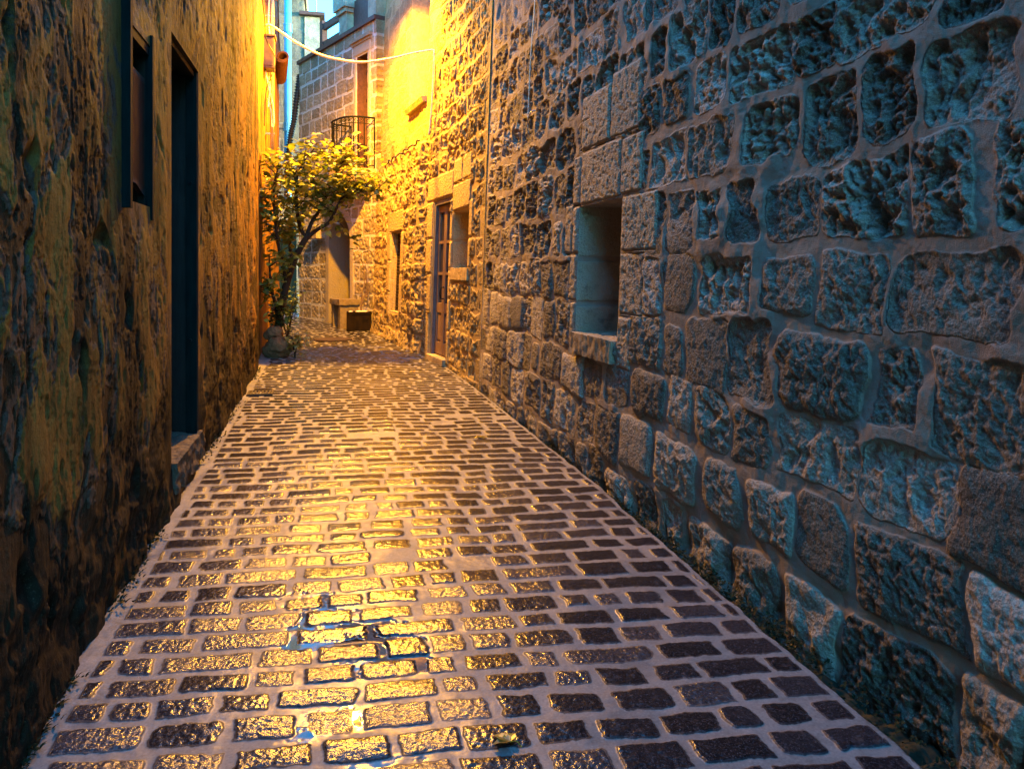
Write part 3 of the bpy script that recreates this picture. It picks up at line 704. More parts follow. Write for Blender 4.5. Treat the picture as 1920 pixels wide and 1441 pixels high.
# ================================================================== left: plastered house
L1 = Path([(-.81, -6), (-.81, 9.6)], 1, 0., .1)
house_l = empty('plastered_house', (-.81, 5, 0), 'left house with flaking ochre plaster wall, boarded window and teal framed doorway', 'house')
WIN = (9.42, 9.92, 1.64, 2.39); DL = (10.41, 11.28, .30, 2.61)
def h_l1(S, Z):
    lay = fbm(S * 2.6 + .4 * fbm(S * 6, Z * 3, 3, 90), Z * 1.5 + .2 * fbm(S * 5, Z * 5, 3, 87), 7, 91, .68) * 1.05 + .12 + .10 * sst(1.0, 2.2, Z)
    stain_dark = .6 * fbm(S * 1.3, Z * .5, 4, 92, .6) + .6 * fbm(S * 4.5, Z * .30, 4, 88, .6) + .55 * sst(7.6, 3.0, S - 0) * 0 - .05
    low = sst(.75, .15, Z - .04 * S + .22 + .35 * fbm(S * 1.5, Z * 1.5, 3, 93))
    stain_dark = stain_dark + .45 * low + .10 + .40 * sst(9.8, 8.4, S) * (.4 + fbm(S * .9, Z * .5, 3, 89))  # darker towards the wall foot and the near end
    h = .026 * fbm(S * .8, Z * .55, 3, 94) + .008 * fbm(S * 3, Z * 1.6, 3, 95)
    e = lay + .10 * fbm(S * 24, Z * 12, 4, 96, .7)
    h = h + .0036 * sst(-.02, .02, e) + .003 * sst(.14, .17, e) + .002 * sst(.34, .37, e)
    f1, f2, idn = worley(S * 6 + .5 * fbm(S * 6, Z * 6, 2, 97), Z * 3.2, 98)
    h = h - .024 * (1 - sst(.08, .34, f1)) * sst(.80, .86, idn)
    g1, g2, idg = worley(S * 22, Z * 10, 99); h = h - .006 * (1 - sst(.1, .45, g1)) * sst(.78, .9, idg)
    h = h + .0026 * fbm(S * 16, Z * 7, 4, 100, .6) + .001 * fbm(S * 60, Z * 30, 3, 101)
    h = h + .03 * low * (.3 + fbm(S * 3, Z * 4, 4, 102))
    fr = np.minimum(rect_dist(S, Z, WIN), rect_dist(S, Z, DL)); h = h * (.25 + .75 * sst(0, .25, fr))
    h = h * (1 - .6 * sst(15.2, 15.6, S))
    return h, {'lay': lay, 'stain_dark': stain_dark}
sv = [7.7]
while sv[-1] < 15.58: sv.append(sv[-1] + max(.005, .0019 * (sv[-1] - 6) ** 1.28))
sv = np.r_[np.linspace(0, 7.68, 60), np.array(sv[:-1]), 15.6]
zv = np.r_[np.arange(-.2, 2.75, .0052), np.arange(2.75, 5.0, .011), np.arange(5, 6.61, .06)]
wall('wall', L1, sv, zv, [WIN, DL], h_l1, M['left'], house_l, 5., .05)
def wall_attr_reveal(name, path, r, depth, mat, parent, **kw):
    o = reveal(name, path, r, depth, mat, parent, **kw); return o
w1 = empty('window', (-.81, 3.67, 1.64), None, None); w1.parent = house_l; w1.location = Vector((0, -1.33, 1.64))
reveal('recess', L1, WIN, .28, M['darkwood'], w1, .03, .004, back=True)
WL = lambda s, z, d: L1.W(s, z, d)
b = MB(); b.wbox(WL, 9.395, 9.43, 1.60, 2.46, -.10, .034); b.wbox(WL, 9.43, 9.90, 2.345, 2.385, -.10, -.004); b.wbox(WL, 9.905, 9.94, 1.58, 2.44, -.02, .012)
b.build('frame', M['teal'], w1)
# warped board that closes most of the opening
V = []; F = []
nu, nv = 9, 16
for dd in (0, -.022):
    for j in range(nv + 1):
        for i in range(nu + 1):
            u = i / nu; v = j / nv; s_ = 9.44 + u * .455; z_ = 1.755 + v * .50 - .05 * u * (1 - v) - .02 * u * v + .012 * math.sin(9 * u + 2) * (1 - v)
            V.append(L1.W(s_, z_, -.034 + dd + .006 * math.sin(3.1 * v + .4) * (1 - u) + .012 * u))
n1 = (nu + 1) * (nv + 1)
for j in range(nv):
    for i in range(nu):
        a = j * (nu + 1) + i; F.append((a, a + 1, a + nu + 2, a + nu + 1)); F.append((n1 + a, n1 + a + nu + 1, n1 + a + nu + 2, n1 + a + 1))
for j in range(nv):
    for a in (j * (nu + 1), j * (nu + 1) + nu): F.append((a, a + nu + 1, n1 + a + nu + 1, n1 + a))
for i in range(nu):
    for a in (i, nv * (nu + 1) + i): F.append((a, a + 1, n1 + a + 1, n1 + a))
mesh_obj('shutter_board', V, F, M['shutter'], w1, True)
d1 = empty('doorway', (-.81, 4.85, .3), None, None); d1.parent = house_l; d1.location = Vector((0, -.15, .3))
reveal('door_recess', L1, DL, .42, M['darkwood'], d1, .03, .006, back=False)
b = MB()
for i in range(6):
    s_ = DL[0] + .01 + i * (DL[1] - DL[0] - .02) / 6; b.wbox(WL, s_, s_ + (DL[1] - DL[0] - .02) / 6 - .008, .34, 2.58, -.37, -.33 - .004 * (i % 2))
b.wbox(WL, DL[0] + .005, DL[1] - .005, .32, 2.60, -.40, -.372)
b.build('door', M['darkwood'], d1)
b = MB(); b.wbox(WL, 11.255, 11.284, .305, 2.60, -.072, -.004); b.wbox(WL, DL[0] - .004, 10.46, .305, 2.60, -.10, -.012); b.wbox(WL, 10.46, 11.254, 2.57, 2.60, -.10, -.02)
b.build('door_frame', M['teal'], d1)
for z_ in (.9, 1.9):
    b = MB(); b.tube([L1.W(11.256, z_, -.045), L1.W(11.240, z_, -.045)], .012, 6); b.build('hinge_pin', M['iron'], d1)
rough_block('doorstep', L1, (10.42, 11.37, .15, .315), -.40, .024, M['step'], d1, .022, .012)

# left, further: the lamplit house the tree leans on
L2 = Path([(-.88, 9.6), (-.88, 14.6)], 1, 0., .1)
house_y = empty('side_house', (-.88, 12, .2), 'narrow strip of yellow lit plaster house behind the tree, carrying pipes and cables', 'house')
def h_l2(S, Z):
    h = .025 * fbm(S * .9, Z * .7, 3, 111) + .010 * fbm(S * 5, Z * 3, 4, 112) + .004 * fbm(S * 20, Z * 12, 3, 113)
    return h, {'lay': .30 + .5 * fbm(S * 2, Z * 1.1, 5, 114), 'stain_dark': fbm(S * 1.5, Z * .4, 4, 115) - .45}
wall('wall', L2, np.arange(.012, 5.0, .02), np.arange(-.1, 6.7, .02), [], h_l2, M['left'], house_y, 5.)

# ================================================================== far: house with balcony and arch
FA = Path([(.78, 13.9), (-.62, 17.3)], -1, 0., .1)
house_b = empty('balcony_house', (.3, 15, .28), 'pale block stone house across the alley end with iron balcony and arched doorway', 'house')
BD = (.24, .70, 3.12, 5.25); AC, AR, ASP = 1.51, .50, 1.90      # arch centre, radius, spring height
def in_arch(s, z, e=0.):
    return (np.abs(s - AC) < AR + e) & ((z < ASP) | (np.hypot(s - AC, z - ASP) < AR + e))
def h_f(S, Z):
    zc = np.arange(-.2, 6.3, .272); zc = zc + .015 * np.sin(np.arange(len(zc)) * 2.3)
    sd, r1, r2, r3, dr = courses_sdf(S, Z, zc, (.30, .52), 15, [(.12, .235, 3.2, 5.4), (.705, .83, 3.2, 5.4), (.12, .83, 5.26, 5.5)], .022, .03, (.012, .024), (.008, .04))
    sd = sd + (1 - dr) * .009 * fbm(S * 12, Z * 12, 3, 121)
    t = sst(-.004, .014, sd)
    lowr = sst(3.0, 2.4, Z)
    f1, f2, idn = worley(S * 14, Z * 13, 122); pit = (1 - sst(.1, .55, f1)) * sst(.3, .6, idn)
    hs = .004 + (r2 - .5) * .016 + .008 * fbm(S * 8, Z * 8, 4, 123) + .006 * fbm(S * 25, Z * 25, 3, 124) - (.008 + .016 * lowr) * pit
    hs = np.where(dr > .5, .022 + .002 * fbm(S * 9, Z * 9, 2, 125), hs)
    hm = .003 * fbm(S * 6, Z * 6, 3, 126)
    ring = (np.hypot(S - AC, Z - ASP) < AR + .17) & (Z > ASP) | (np.abs(np.abs(S - AC) - AR - .08) < .08) & (Z <= ASP)
    h = hm + t * (hs - hm); h = np.where(ring, .014 + .003 * fbm(S * 14, Z * 14, 3, 127), h)
    return h, {'sdf': np.where(ring, .05, sd), 'rnd': r1, 'dress': np.where(ring, 1, dr)}
wall('wall', FA, np.r_[np.arange(-.12, 3.66, .013), 3.67], np.r_[np.arange(-.1, 5.74, .0135), 5.75], [BD], h_f, M['ashlar'], house_b, .9, .02, cut=lambda s, z: in_arch(s, z))
WF = lambda s, z, d: FA.W(s, z, d)
# arch recess
pr = [(AC - AR, .2)] + [(AC - AR, .2 + (ASP - .2) * k_ / 10) for k_ in range(1, 11)] + [(AC + AR * math.cos(math.pi - math.pi * k_ / 24), ASP + AR * math.sin(math.pi * k_ / 24)) for k_ in range(1, 25)] + [(AC + AR, .2 + (ASP - .2) * (1 - k_ / 10)) for k_ in range(1, 11)]
dep = np.linspace(.012, -.75, 20); V = []; F = []; A = []
for i, (s_, z_) in enumerate(pr):
    for d_ in dep:
        e_ = .010 * float(fbm(np.array([s_ * 8 + d_ * 9]), np.array([z_ * 8 - d_ * 4]), 4, 131)[0]) if d_ < 0 else 0
        V.append(FA.W(s_ + (AC - s_) * e_ * 2 - (AC - s_) * .012, z_ - (.006 if z_ > ASP else 0), d_)); zz = (z_ % .33); A.append(min(abs(zz - .16), .1) - .012 if z_ < ASP else .05)
for i in range(len(pr) - 1):
    for j in range(19): F.append((i * 20 + j, i * 20 + j + 1, (i + 1) * 20 + j + 1, (i + 1) * 20 + j))
ar = mesh_obj('arch_recess', V, F, M['ashlar_dark'], house_b, True, {'sdf': A, 'rnd': [.5] * len(V), 'dress': [.6] * len(V)})  # darker stone than the facade, shade of the recess put into colour
b = MB(); b.add([FA.W(s_, z_, -.72) for s_, z_ in pr] + [FA.W(s_, z_, -.76) for s_, z_ in pr], [tuple(range(len(pr))), tuple(range(2 * len(pr) - 1, len(pr) - 1, -1))])
for i in range(5): b.wbox(WF, AC - AR + .04 + i * .19, AC - AR + .20 + i * .19, .25, 1.9, -.72, -.70)
b.build('arched_door', M['darkwood'], ar)
rough_block('corbel', FA, (2.20, 2.62, 1.97, 2.17), -.05, .20, M['dress_warm'], house_b, .012, .02)
# balcony door
bd = reveal('balcony_door', FA, BD, .22, M['terrace'], house_b, .03, .001, back=False)
b = MB(); b.wbox(WF, BD[0], BD[1], BD[2], BD[3], -.24, -.20); b.wbox(WF, .46, .48, BD[2], BD[3], -.20, -.17)
for z_ in (3.35, 3.95, 4.45, 4.95): b.wbox(WF, BD[0] + .01, BD[1] - .01, z_, z_ + .06, -.20, -.18)
b.build('door_leaf', M['darkwood'], bd)
b = MB(); b.wbox(WF, .05, .90, 5.52, 5.58, -.02, .07); b.wbox(WF, .08, .87, 5.47, 5.518, -.02, .04); b.build('drip_moulding', M['dress'], house_b)
# balcony: bowed slab and railing
bal = empty('balcony', FA.W(.47, 3.2, .2), None, None); bal.parent = house_b; bal.location = Vector(FA.W(.47, 3.2, .2)) - Vector(house_b.location)
def bow(t, sc=1., z=0.):   # t 0..1 round the bow
    a = math.pi * t; c, s_ = math.cos(a), math.sin(a)
    sq = lambda v: math.copysign(abs(v) ** .62, v)
    return FA.W(.46 - .50 * sc * sq(c), z, .50 * sc * sq(s_) + .0)
pts = [k_ / 28 for k_ in range(29)]
b = MB(); prof = [(.80, 3.02), (.93, 3.06), (1.0, 3.12), (1.06, 3.17), (1.10, 3.20), (1.10, 3.27)]
vs = [bow(t, sc, z) for sc, z in prof for t in pts]; n_ = len(pts)
fs = [(i * n_ + j, i * n_ + j + 1, (i + 1) * n_ + j + 1, (i + 1) * n_ + j) for i in range(len(prof) - 1) for j in range(n_ - 1)] + [tuple(range(n_)), tuple(range((len(prof) - 1) * n_, len(prof) * n_))]
b.add(vs, fs); b.build('slab', M['dress_warm'], bal, False)
b = MB()
b.tube([bow(t, 1., 4.17) for t in pts], .017, 6); rl = b.build('railing', M['iron'], bal)
for z_, r_ in ((3.33, .010), (4.06, .008)):
    b = MB(); b.tube([bow(t, 1., z_) for t in pts], r_, 5); b.build('lower_rail', M['iron'], rl)
def scroll(c, a1, a2, r, turns=1.4, flip=1):
    out = []
    for k_ in range(17):
        t = k_ / 16; th = flip * t * turns * 2 * math.pi + math.pi / 2; rr = r * (1 - .8 * t)
        out.append(Vector(c) + Vector(a1) * rr * math.cos(th) + Vector((0, 0, 1)) * rr * math.sin(th))
    return out
for k_ in range(15):
    t = .0 + k_ / 14; b = MB(); p0, p1 = Vector(bow(t, 1., 3.27)), Vector(bow(t, 1., 4.17))
    b.tube([p0, p1], .011 if 0 < k_ < 14 else .018, 5)
    if k_ < 14:
        tm = t + .5 / 14; tang = (Vector(bow(min(tm + .02, 1), 1., 0)) - Vector(bow(max(tm - .02, 0), 1., 0))).normalized()
        for z_, r_, fl in ((4.115, .042, 1), (3.80, .036, 1), (3.62, .036, -1), (3.38, .042, 1)):
            b.tube(scroll(bow(tm, 1., z_), tang, None, r_, 1.3, fl), .006, 4)
    b.build('baluster', M['iron'], rl)
bal.location.z -= .15
# coping and roof terrace
b = MB(); b.wbox(WF, -.12, 3.69, 5.755, 5.83, -.55, .05); b.build('coping', M['terrace'], house_b)
for s0, s1, d_ in ((1.22, 1.58, 0), (-.05, .28, 0)):
    b = MB(); b.wbox(WF, s0, s1, 5.832, 6.24, -.36, -.02); b.wbox(WF, s0 - .05, s1 + .05, 6.242, 6.32, -.41, .03); b.wbox(WF, s0 - .09, s1 + .09, 6.322, 6.62, -.45, .07)
    b.build('pillar', M['plain_stone'], house_b)
b = MB(); b.wbox(WF, .34, 1.165, 5.86, 6.44, -.20, -.14); b.build('parapet_board', M['terrace'], house_b)
b = MB()
for z_ in (5.90, 6.27): b.wbox(WF, 1.66, 2.62, z_, z_ + .13, -.20, -.12)
b.wbox(WF, 2.62, 2.76, 5.835, 6.46, -.22, -.10)
b.build('terrace_railing', M['terrace'], house_b)

# house that closes the alley behind
house_c = empty('rear_house', (-2, 18.6, .3), 'tall blue shaded block house closing the alley behind the balcony house', 'house')
def h_c(S, Z):
    sd, r1, r2, r3, dr = courses_sdf(S, Z, np.arange(-.3, 9, .36), (.5, .8), 25, (), .02, .02, (.003, .008), (.005, .02))
    t = sst(-.003, .01, sd); h = t * (.012 + .010 * r2 + .008 * fbm(S * 6, Z * 6, 4, 141))
    return h, {'sdf': sd, 'rnd': r1 * .7, 'dress': dr}
BC = Path([(-5, 18.6), (-.55, 18.6)], 1, 0., .1)
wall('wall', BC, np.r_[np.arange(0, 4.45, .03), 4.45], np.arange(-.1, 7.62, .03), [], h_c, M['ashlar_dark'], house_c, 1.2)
b = MB(); b.box((-5, 18.50, 7.62), (-.48, 19.9, 7.74), .03); b.box((-5, 18.58, 7.742), (-.62, 19.8, 8.6), .02); b.build('cornice', M['plain_stone'], house_c)
b = MB(); b.box((-.54, 18.55, 5.2), (-.20, 19.2, 7.22), .02); b.build('parapet_pillar', M['plain_stone'], house_c)
b = MB(); b.box((-.66, 18.45, 7.225), (-.08, 19.3, 7.31), .01); b.build('pillar_cap', M['terrace'], house_c)
b = MB(); b.box((-1.55, 18.52, .33), (-.72, 18.585, 2.35)); 
for i in range(5): b.box((-1.53 + i * .165, 18.50, .36), (-1.385 + i * .165, 18.519, 2.32))
b.build('door', M['teal'], house_c)

BE = Path([(-2.3, 14.75), (-2.3, 18.55)], 1, 0., .1)  # added wall, mostly hidden, blocks sky light at the alley bend
wall('sky_block_wall', BE, np.r_[np.arange(0, 3.8, .04), 3.8], np.arange(-.1, 7.62, .04), [], h_c, M['ashlar_dark'], house_c, 2.)
# ================================================================== things on the walls
# blue drainpipe
px, py = -.905, 18.38
t = empty('drainpipe', (px, py, .3), 'pale blue drainpipe running up the shaded house at alley end', 'drainpipe')
b = MB(); b.tube([(px, py + .2, 2.95), (px, py + .12, 2.97), (px, py + .03, 3.04), (px, py, 3.2), (px, py, 8.4)], .082, 14); b.build('pipe', M['blue_pipe'], t, True)
for z_ in (3.4, 4.6, 6.85):
    b = MB(); b.tube([(px, py, z_ - .10), (px, py, z_ - .06)], .102, 14); b.tube([(px, py, z_ + .06), (px, py, z_ + .10)], .102, 14); b.tube([(px, py, z_ - .06), (px, py, z_ + .06)], .095, 14)
    b.tube([(px, py, z_), (px, 18.6, z_)], .02, 6)
    b.build('collar', M['blue_pipe'], t)
# cream service pipe on the side house
t = tag(None or empty('service_pipe', (-.80, 11.7, .3), None, None), 'thin cream service pipe on the yellow wall above the tree', 'pipe')
b = MB(); b.tube([(-.795, 11.7, 2.6), (-.795, 11.7, 6.3)], .030, 10); b.build('pipe', M['cream_pipe'], t, True)
for z_ in (3.3, 4.2, 5.0):
    b = MB(); b.box((-.90, 11.68, z_), (-.76, 11.72, z_ + .025)); b.build('clip', M['steel'], t)
# electrical box
t = empty('junction_box', (-.80, 11.3, 4.15), 'brown metal electrical box hung on the yellow plaster below cable', 'electrical box')
b = MB(); b.box((-.93, 11.18, 4.13), (-.735, 11.42, 4.57), .012); bo = b.build('box', M['box'], t)
b = MB(); b.box((-.94, 11.165, 4.575), (-.715, 11.435, 4.60)); b.build('lid', M['box'], t)
b = MB(); b.box((-.925, 11.165, 4.17), (-.75, 11.179, 4.53)); b.build('cover', M['box'], t)
# floodlight
t = empty('floodlight', (-.84, 12.0, 5.5), 'grey round floodlight housing at the top of the yellow wall', 'floodlight')
ax = Vector((-.25, -.75, -.62)).normalized(); c0 = Vector((-.745, 12.0, 5.47))
b = MB(); b.lathe([(.03, -.19), (.075, -.16), (.088, -.06), (.092, .08), (.092, .11), (.078, .11), (.076, .03)], c0, 22, ax); b.build('housing', M['steel'], t, True)
b = MB(); b.lathe([(.074, .035), (.074, .04)], c0, 22, ax); b.build('lens', M['glass'], t)
b = MB(); b.tube([c0 - ax * .05, (-.745, 12.05, 5.56), (-.9, 12.05, 5.58)], .016, 8); b.build('bracket', M['steel'], t)
# rolled awning
b = MB(); pth = []
c0 = Vector((-.755, 13.55, 4.93)); axr = Vector((.10, -.95, .28)).normalized(); u_ = axr.orthogonal().normalized(); v_ = axr.cross(u_)
V = []; n_ = 46
for L_ in (0, .75):
    for th_ in (0, .009):
        for k_ in range(n_):
            a = k_ / (n_ - 1) * 2 * math.pi * 2.3; r_ = .115 - .020 * a / (2 * math.pi) - th_
            V.append(c0 - axr * L_ + u_ * r_ * math.cos(a) * 1.05 + v_ * r_ * math.sin(a) * .92)
F = []
for k_ in range(n_ - 1):
    o1, i1, o2, i2 = k_, n_ + k_, 2 * n_ + k_, 3 * n_ + k_
    F += [(o1, o1 + 1, o2 + 1, o2), (i1, i2, i2 + 1, i1 + 1), (o1, i1, i1 + 1, o1 + 1), (o2, o2 + 1, i2 + 1, i2)]
tag(mesh_obj('rolled_awning', V, F, M['awning'], None, False, None, c0), 'brown rolled up awning showing its spiral end beside blue drainpipe', 'awning')
# overhead cable
def spline(pts, n=10):
    P = [Vector(p) for p in pts]; out = []
    for i in range(len(P) - 1):
        p0, p1, p2, p3 = P[max(i - 1, 0)], P[i], P[i + 1], P[min(i + 2, len(P) - 1)]
        for k_ in range(n):
            t = k_ / n; out.append(.5 * ((2 * p1) + (p2 - p0) * t + (2 * p0 - 5 * p1 + 4 * p2 - p3) * t * t + (3 * p1 - p0 - 3 * p2 + p3) * t ** 3))
    out.append(P[-1]); return out
def pix(u, v, d):
    th = math.atan(344 / 1450); s_, c_ = math.sin(th), math.cos(th); a = (u - 960) / 1450
    return ((s_ + a * c_) * d, (c_ - a * s_) * d, 1.35 + (505 - v) / 1450 * d)
cab = [(-.86, 11.2, 4.72), (-.78, 11.15, 4.715), (-.64, 11.1, 4.62), (-.45, 11.05, 4.48), (-.12, 10.95, 4.30), (.18, 10.85, 4.215), (.47, 10.75, 4.18), (.85, 10.58, 4.215), (1.10, 10.45, 4.26)]
e0 = R2.W(2.62, 4.29, .03)
b = MB(); b.tube(spline(cab + [e0], 6), .0155, 8)
b.tube(spline([e0, R2.W(2.60, 4.24, .025), R2.W(2.585, 3.9, .03), R2.W(2.60, 3.5, .035), R2.W(2.66, 3.15, .04)], 6), .011, 6)
tag(b.build('overhead_cable', M['cable'], None, True), 'white cable sagging across the alley from yellow wall to golden house', 'cable')
# thin cables on the side house
for i, (pts, r_, mt, lb) in enumerate((
    ([(-.87, 9.75, 5.5), (-.845, 10.4, 5.0), (-.84, 10.9, 4.72), (-.83, 11.1, 4.5), (-.725, 11.15, 4.3), (-.73, 11.14, 4.1), (-.83, 11.1, 3.8), (-.85, 11.0, 3.3)], .007, 'black_cable', 'thin black wire drooping over the front of the electrical box'),
    ([(-.86, 11.3, 4.13), (-.80, 11.2, 3.85), (-.77, 11.25, 3.70), (-.82, 11.3, 3.62), (-.80, 11.35, 3.9), (-.83, 11.4, 4.13)], .009, 'cable', 'white cable loop hanging right below the electrical box'),
    ([(-.84, 11.6, 3.95), (-.78, 11.55, 3.75), (-.755, 11.5, 3.45), (-.78, 11.5, 3.38), (-.80, 11.55, 3.6), (-.85, 11.6, 3.8)], .009, 'cable', 'lower white cable loop hanging beside cream service pipe'),
    ([(-.86, 11.5, 6.2), (-.82, 11.5, 5.4), (-.83, 11.48, 4.9), (-.80, 11.45, 4.6)], .012, 'cable', 'pale cable running down from above into electrical box'),
    ([(-.735, 11.98, 5.40), (-.74, 12.2, 5.2), (-.78, 13.0, 5.1), (-.80, 13.8, 5.0)], .009, 'black_cable', 'dark cable from the floodlight towards rolled awning'))):
    b = MB(); b.tube(spline(pts, 8), r_, 6); tag(b.build('wall_cable', M[mt], None, True), lb, 'cable', 'cables on the side house')
# black corrugated hose in the corner
b = MB(); pts = spline([(-.60, 17.35, 5.55), (-.66, 17.3, 5.1), (-.72, 17.3, 4.6), (-.80, 17.35, 4.2), (-.83, 17.35, 3.8), (-.78, 17.3, 3.5), (-.70, 17.3, 3.2)], 24)
b.tube(pts, [.060 + .018 * math.sin(i * 2.1) for i in range(len(pts))], 10)
tag(b.build('corrugated_hose', M['black_cable'], None, True), 'black corrugated hose hanging down the corner beside blue drainpipe', 'hose')
# wire on rough wall
b = MB(); b.tube(spline([R1.W(12.06, 4.6, .03), R1.W(12.08, 3.6, .04), R1.W(12.13, 3.1, .045), R1.W(12.16, 2.62, .04), R1.W(12.14, 2.50, .045)], 8), .0045, 6)
tag(b.build('wire', M['cable'], None, True), 'thin grey wire hanging down the rough stone wall', 'wire')
b = MB(); b.tube(spline([R1.W(11.98, 2.62, .03), R1.W(12.0, 2.61, .06), R1.W(12.09, 2.56, .06), R1.W(12.10, 2.46, .05)], 8), .005, 6)
tag(b.build('hook', M['steel'], None, True), 'small bent metal hook stuck in the rough stone wall', 'hook')
# cable lying on ledge
b = MB(); pts = [R2.W(3.05 + i * .12, 3.135 - .012 * (i * .12) + .03 * math.sin(i * 1.9) * (.4 + .6 * ((i * 7) % 3) / 2), .075 + .015 * math.sin(i * 2.7)) for i in range(22)]
b.tube(spline(pts, 4), .012, 6); tag(b.build('ledge_cable', M['black_cable'], None, True), 'dark cable lying along the ledge of golden house above tree', 'cable')
# antenna pole
b = MB(); b.tube([(-.29, 18.9, 7.2), (-.29, 18.9, 9.2)], .018, 6); b.tube([(-.5, 18.9, 8.9), (-.1, 18.9, 8.9)], .01, 5)
tag(b.build('antenna', M['steel'], None), 'thin antenna pole rising against the sky at rooftop', 'antenna')

# street lamp on the golden house, just above the frame
LX, LY, LZ = .36, 11.05, 5.32
t = empty('street_lamp', R2.W(2.85, 5.5, 0), 'lit amber street lamp on a bracket of golden house above alley', 'lamp')
a0 = R2.W(2.80, 5.5, .0); b = MB(); b.tube(spline([a0, R2.W(2.95, 5.75, .22), (.7, LY, 5.90), (LX, LY, 5.80), (LX, LY, 5.55)], 8), .022, 8); b.build('bracket', M['iron'], t, True)
b = MB(); b.lathe([(.03, .24), (.06, .22), (.10, .15), (.22, .03), (.24, .0), (.225, .0), (.10, .12), (.03, .14)], (LX, LY, LZ + .03), 24); b.build('shade', M['iron'], t, True)
b = MB(); b.blob((LX, LY, LZ + .085), .045, 0, 14, 8); b.build('bulb', M['bulb'], t, True)

# ================================================================== things on the ground
# tree leaning over the alley
tree = empty('vine_tree', (-.66, 10.95, .2), 'small leafy tree leaning from left wall over alley, lit yellow', 'tree')
tp = spline([(-.70, 10.95, .15), (-.66, 10.95, .6), (-.58, 10.92, 1.05), (-.47, 10.88, 1.42), (-.33, 10.85, 1.72), (-.26, 10.84, 1.80)], 6)
b = MB(); b.tube(tp, [.058 - .022 * i / (len(tp) - 1) for i in range(len(tp))], 9); b.build('trunk', M['bark'], tree, True)
limbs = [
    [(-.27, 10.84, 1.79), (-.13, 10.8, 1.90), (0, 10.78, 1.98), (.09, 10.76, 2.14), (.20, 10.74, 2.34), (.42, 10.7, 2.40), (.68, 10.68, 2.42)],
    [(-.30, 10.85, 1.76), (-.38, 10.86, 1.95), (-.42, 10.88, 2.2), (-.43, 10.9, 2.5), (-.36, 10.88, 2.75), (-.2, 10.84, 2.98)],
    [(-.30, 10.84, 1.77), (-.22, 10.9, 2.0), (-.10, 11.0, 2.2), (.02, 11.05, 2.5), (.12, 11.05, 2.72), (.26, 11.0, 2.92)],
    [(-.55, 10.9, 1.15), (-.62, 10.8, 1.5), (-.68, 10.7, 1.9), (-.70, 10.6, 2.4), (-.64, 10.55, 2.68)],
    [(-.47, 10.88, 1.42), (-.52, 11.1, 1.7), (-.50, 11.3, 2.1), (-.40, 11.4, 2.5)],
    [(-.64, 10.95, .7), (-.74, 10.75, 1.1), (-.76, 10.6, 1.55)],
]
tips = []
for lm in limbs:
    sp = spline(lm, 7); b = MB(); b.tube(sp, [.030 - .021 * i / (len(sp) - 1) for i in range(len(sp))], 7)
    lo = int(len(sp) * .38)
    for i in range(lo, len(sp), 2):
        for q in range(2):
            p = sp[i]; dv = Vector((random.gauss(0, 1), random.gauss(0, .8), random.gauss(.35, .7))).normalized()
            L_ = random.uniform(.18, .48); e_ = p + dv * L_ + Vector((0, 0, -.05 * random.random())); m_ = (p + e_) / 2 + Vector((random.uniform(-.04, .04), random.uniform(-.04, .04), .03))
            e_.x = max(e_.x, -.80)
            tw_ = spline([p, m_, e_], 4); b.tube(tw_, [.008 - .005 * k_ / (len(tw_) - 1) for k_ in range(len(tw_))], 5, False)
            tips.append((tw_, dv))
    b.build('limb', M['bark'], tree, True)
b = MB()
for tw_, dv in tips:
    for q in range(random.randint(13, 21)):
        p = tw_[random.randint(2, len(tw_) - 1)] + Vector((random.gauss(0, .085), random.gauss(0, .085), random.gauss(0, .07)))
        if p.x < -.83: p.x = -.83 + .05 * random.random()
        a = random.uniform(0, 6.28); d = Vector((math.cos(a), math.sin(a), random.uniform(-.7, .25))) + dv * .4
        nr_ = Vector((random.gauss(0, .45), random.gauss(0, .45), 1)); L_ = random.uniform(.06, .125)
        b.leaf(p, d, nr_, L_, L_ * random.uniform(.62, .85), random.uniform(-.05, .4), random.random() ** 1.5)
b.build('crown', M['leaf'], tree, False, rnd=True)
# shrubs at its foot
def shrub(name, c, h_, w_, n, mat, lab, L=(.04, .08), cat='shrub', stems=7):
    t = empty(name, c, lab, cat); c = Vector(c); b = MB(); ends = []
    for i in range(stems):
        a = random.uniform(0, 6.28); e_ = c + Vector((math.cos(a) * w_ * random.uniform(.2, 1), math.sin(a) * w_ * random.uniform(.2, 1), h_ * random.uniform(.6, 1)))
        sp = spline([c, c + (e_ - c) * .5 + Vector((0, 0, .06)), e_], 5); b.tube(sp, [.010 - .006 * k_ / 10 for k_ in range(len(sp))], 5); ends.append(sp)
    b.build('stem', M['bark'], t, True); b = MB()
    for i in range(n):
        sp = random.choice(ends); p = random.choice(sp[3:]) + Vector((random.gauss(0, .05), random.gauss(0, .05), random.gauss(0, .05)))
        p.x = max(p.x, -.84)
        a = random.uniform(0, 6.28); ll = random.uniform(*L)
        b.leaf(p, (math.cos(a), math.sin(a), random.uniform(-.4, .6)), (random.gauss(0, .5), random.gauss(0, .5), 1), ll, ll * .6, random.uniform(0, .4), random.random())
    b.build('foliage', M[mat], t, rnd=True); return t
shrub('shrub', (-.66, 10.85, .22), .95, .17, 300, 'leaf_dark', 'dark leafy shrub around the trunk of leaning tree')
shrub('shrub', (-.62, 12.6, .25), .85, .25, 320, 'leaf_dark', 'dark green bush behind the leaning tree near teal door')
shrub('flowering_plant', (-.43, 10.55, .2), .36, .11, 130, 'leaf_yel', 'low plant with bright yellow leaves beside the boulder', (.05, .09), 'plant', 6)
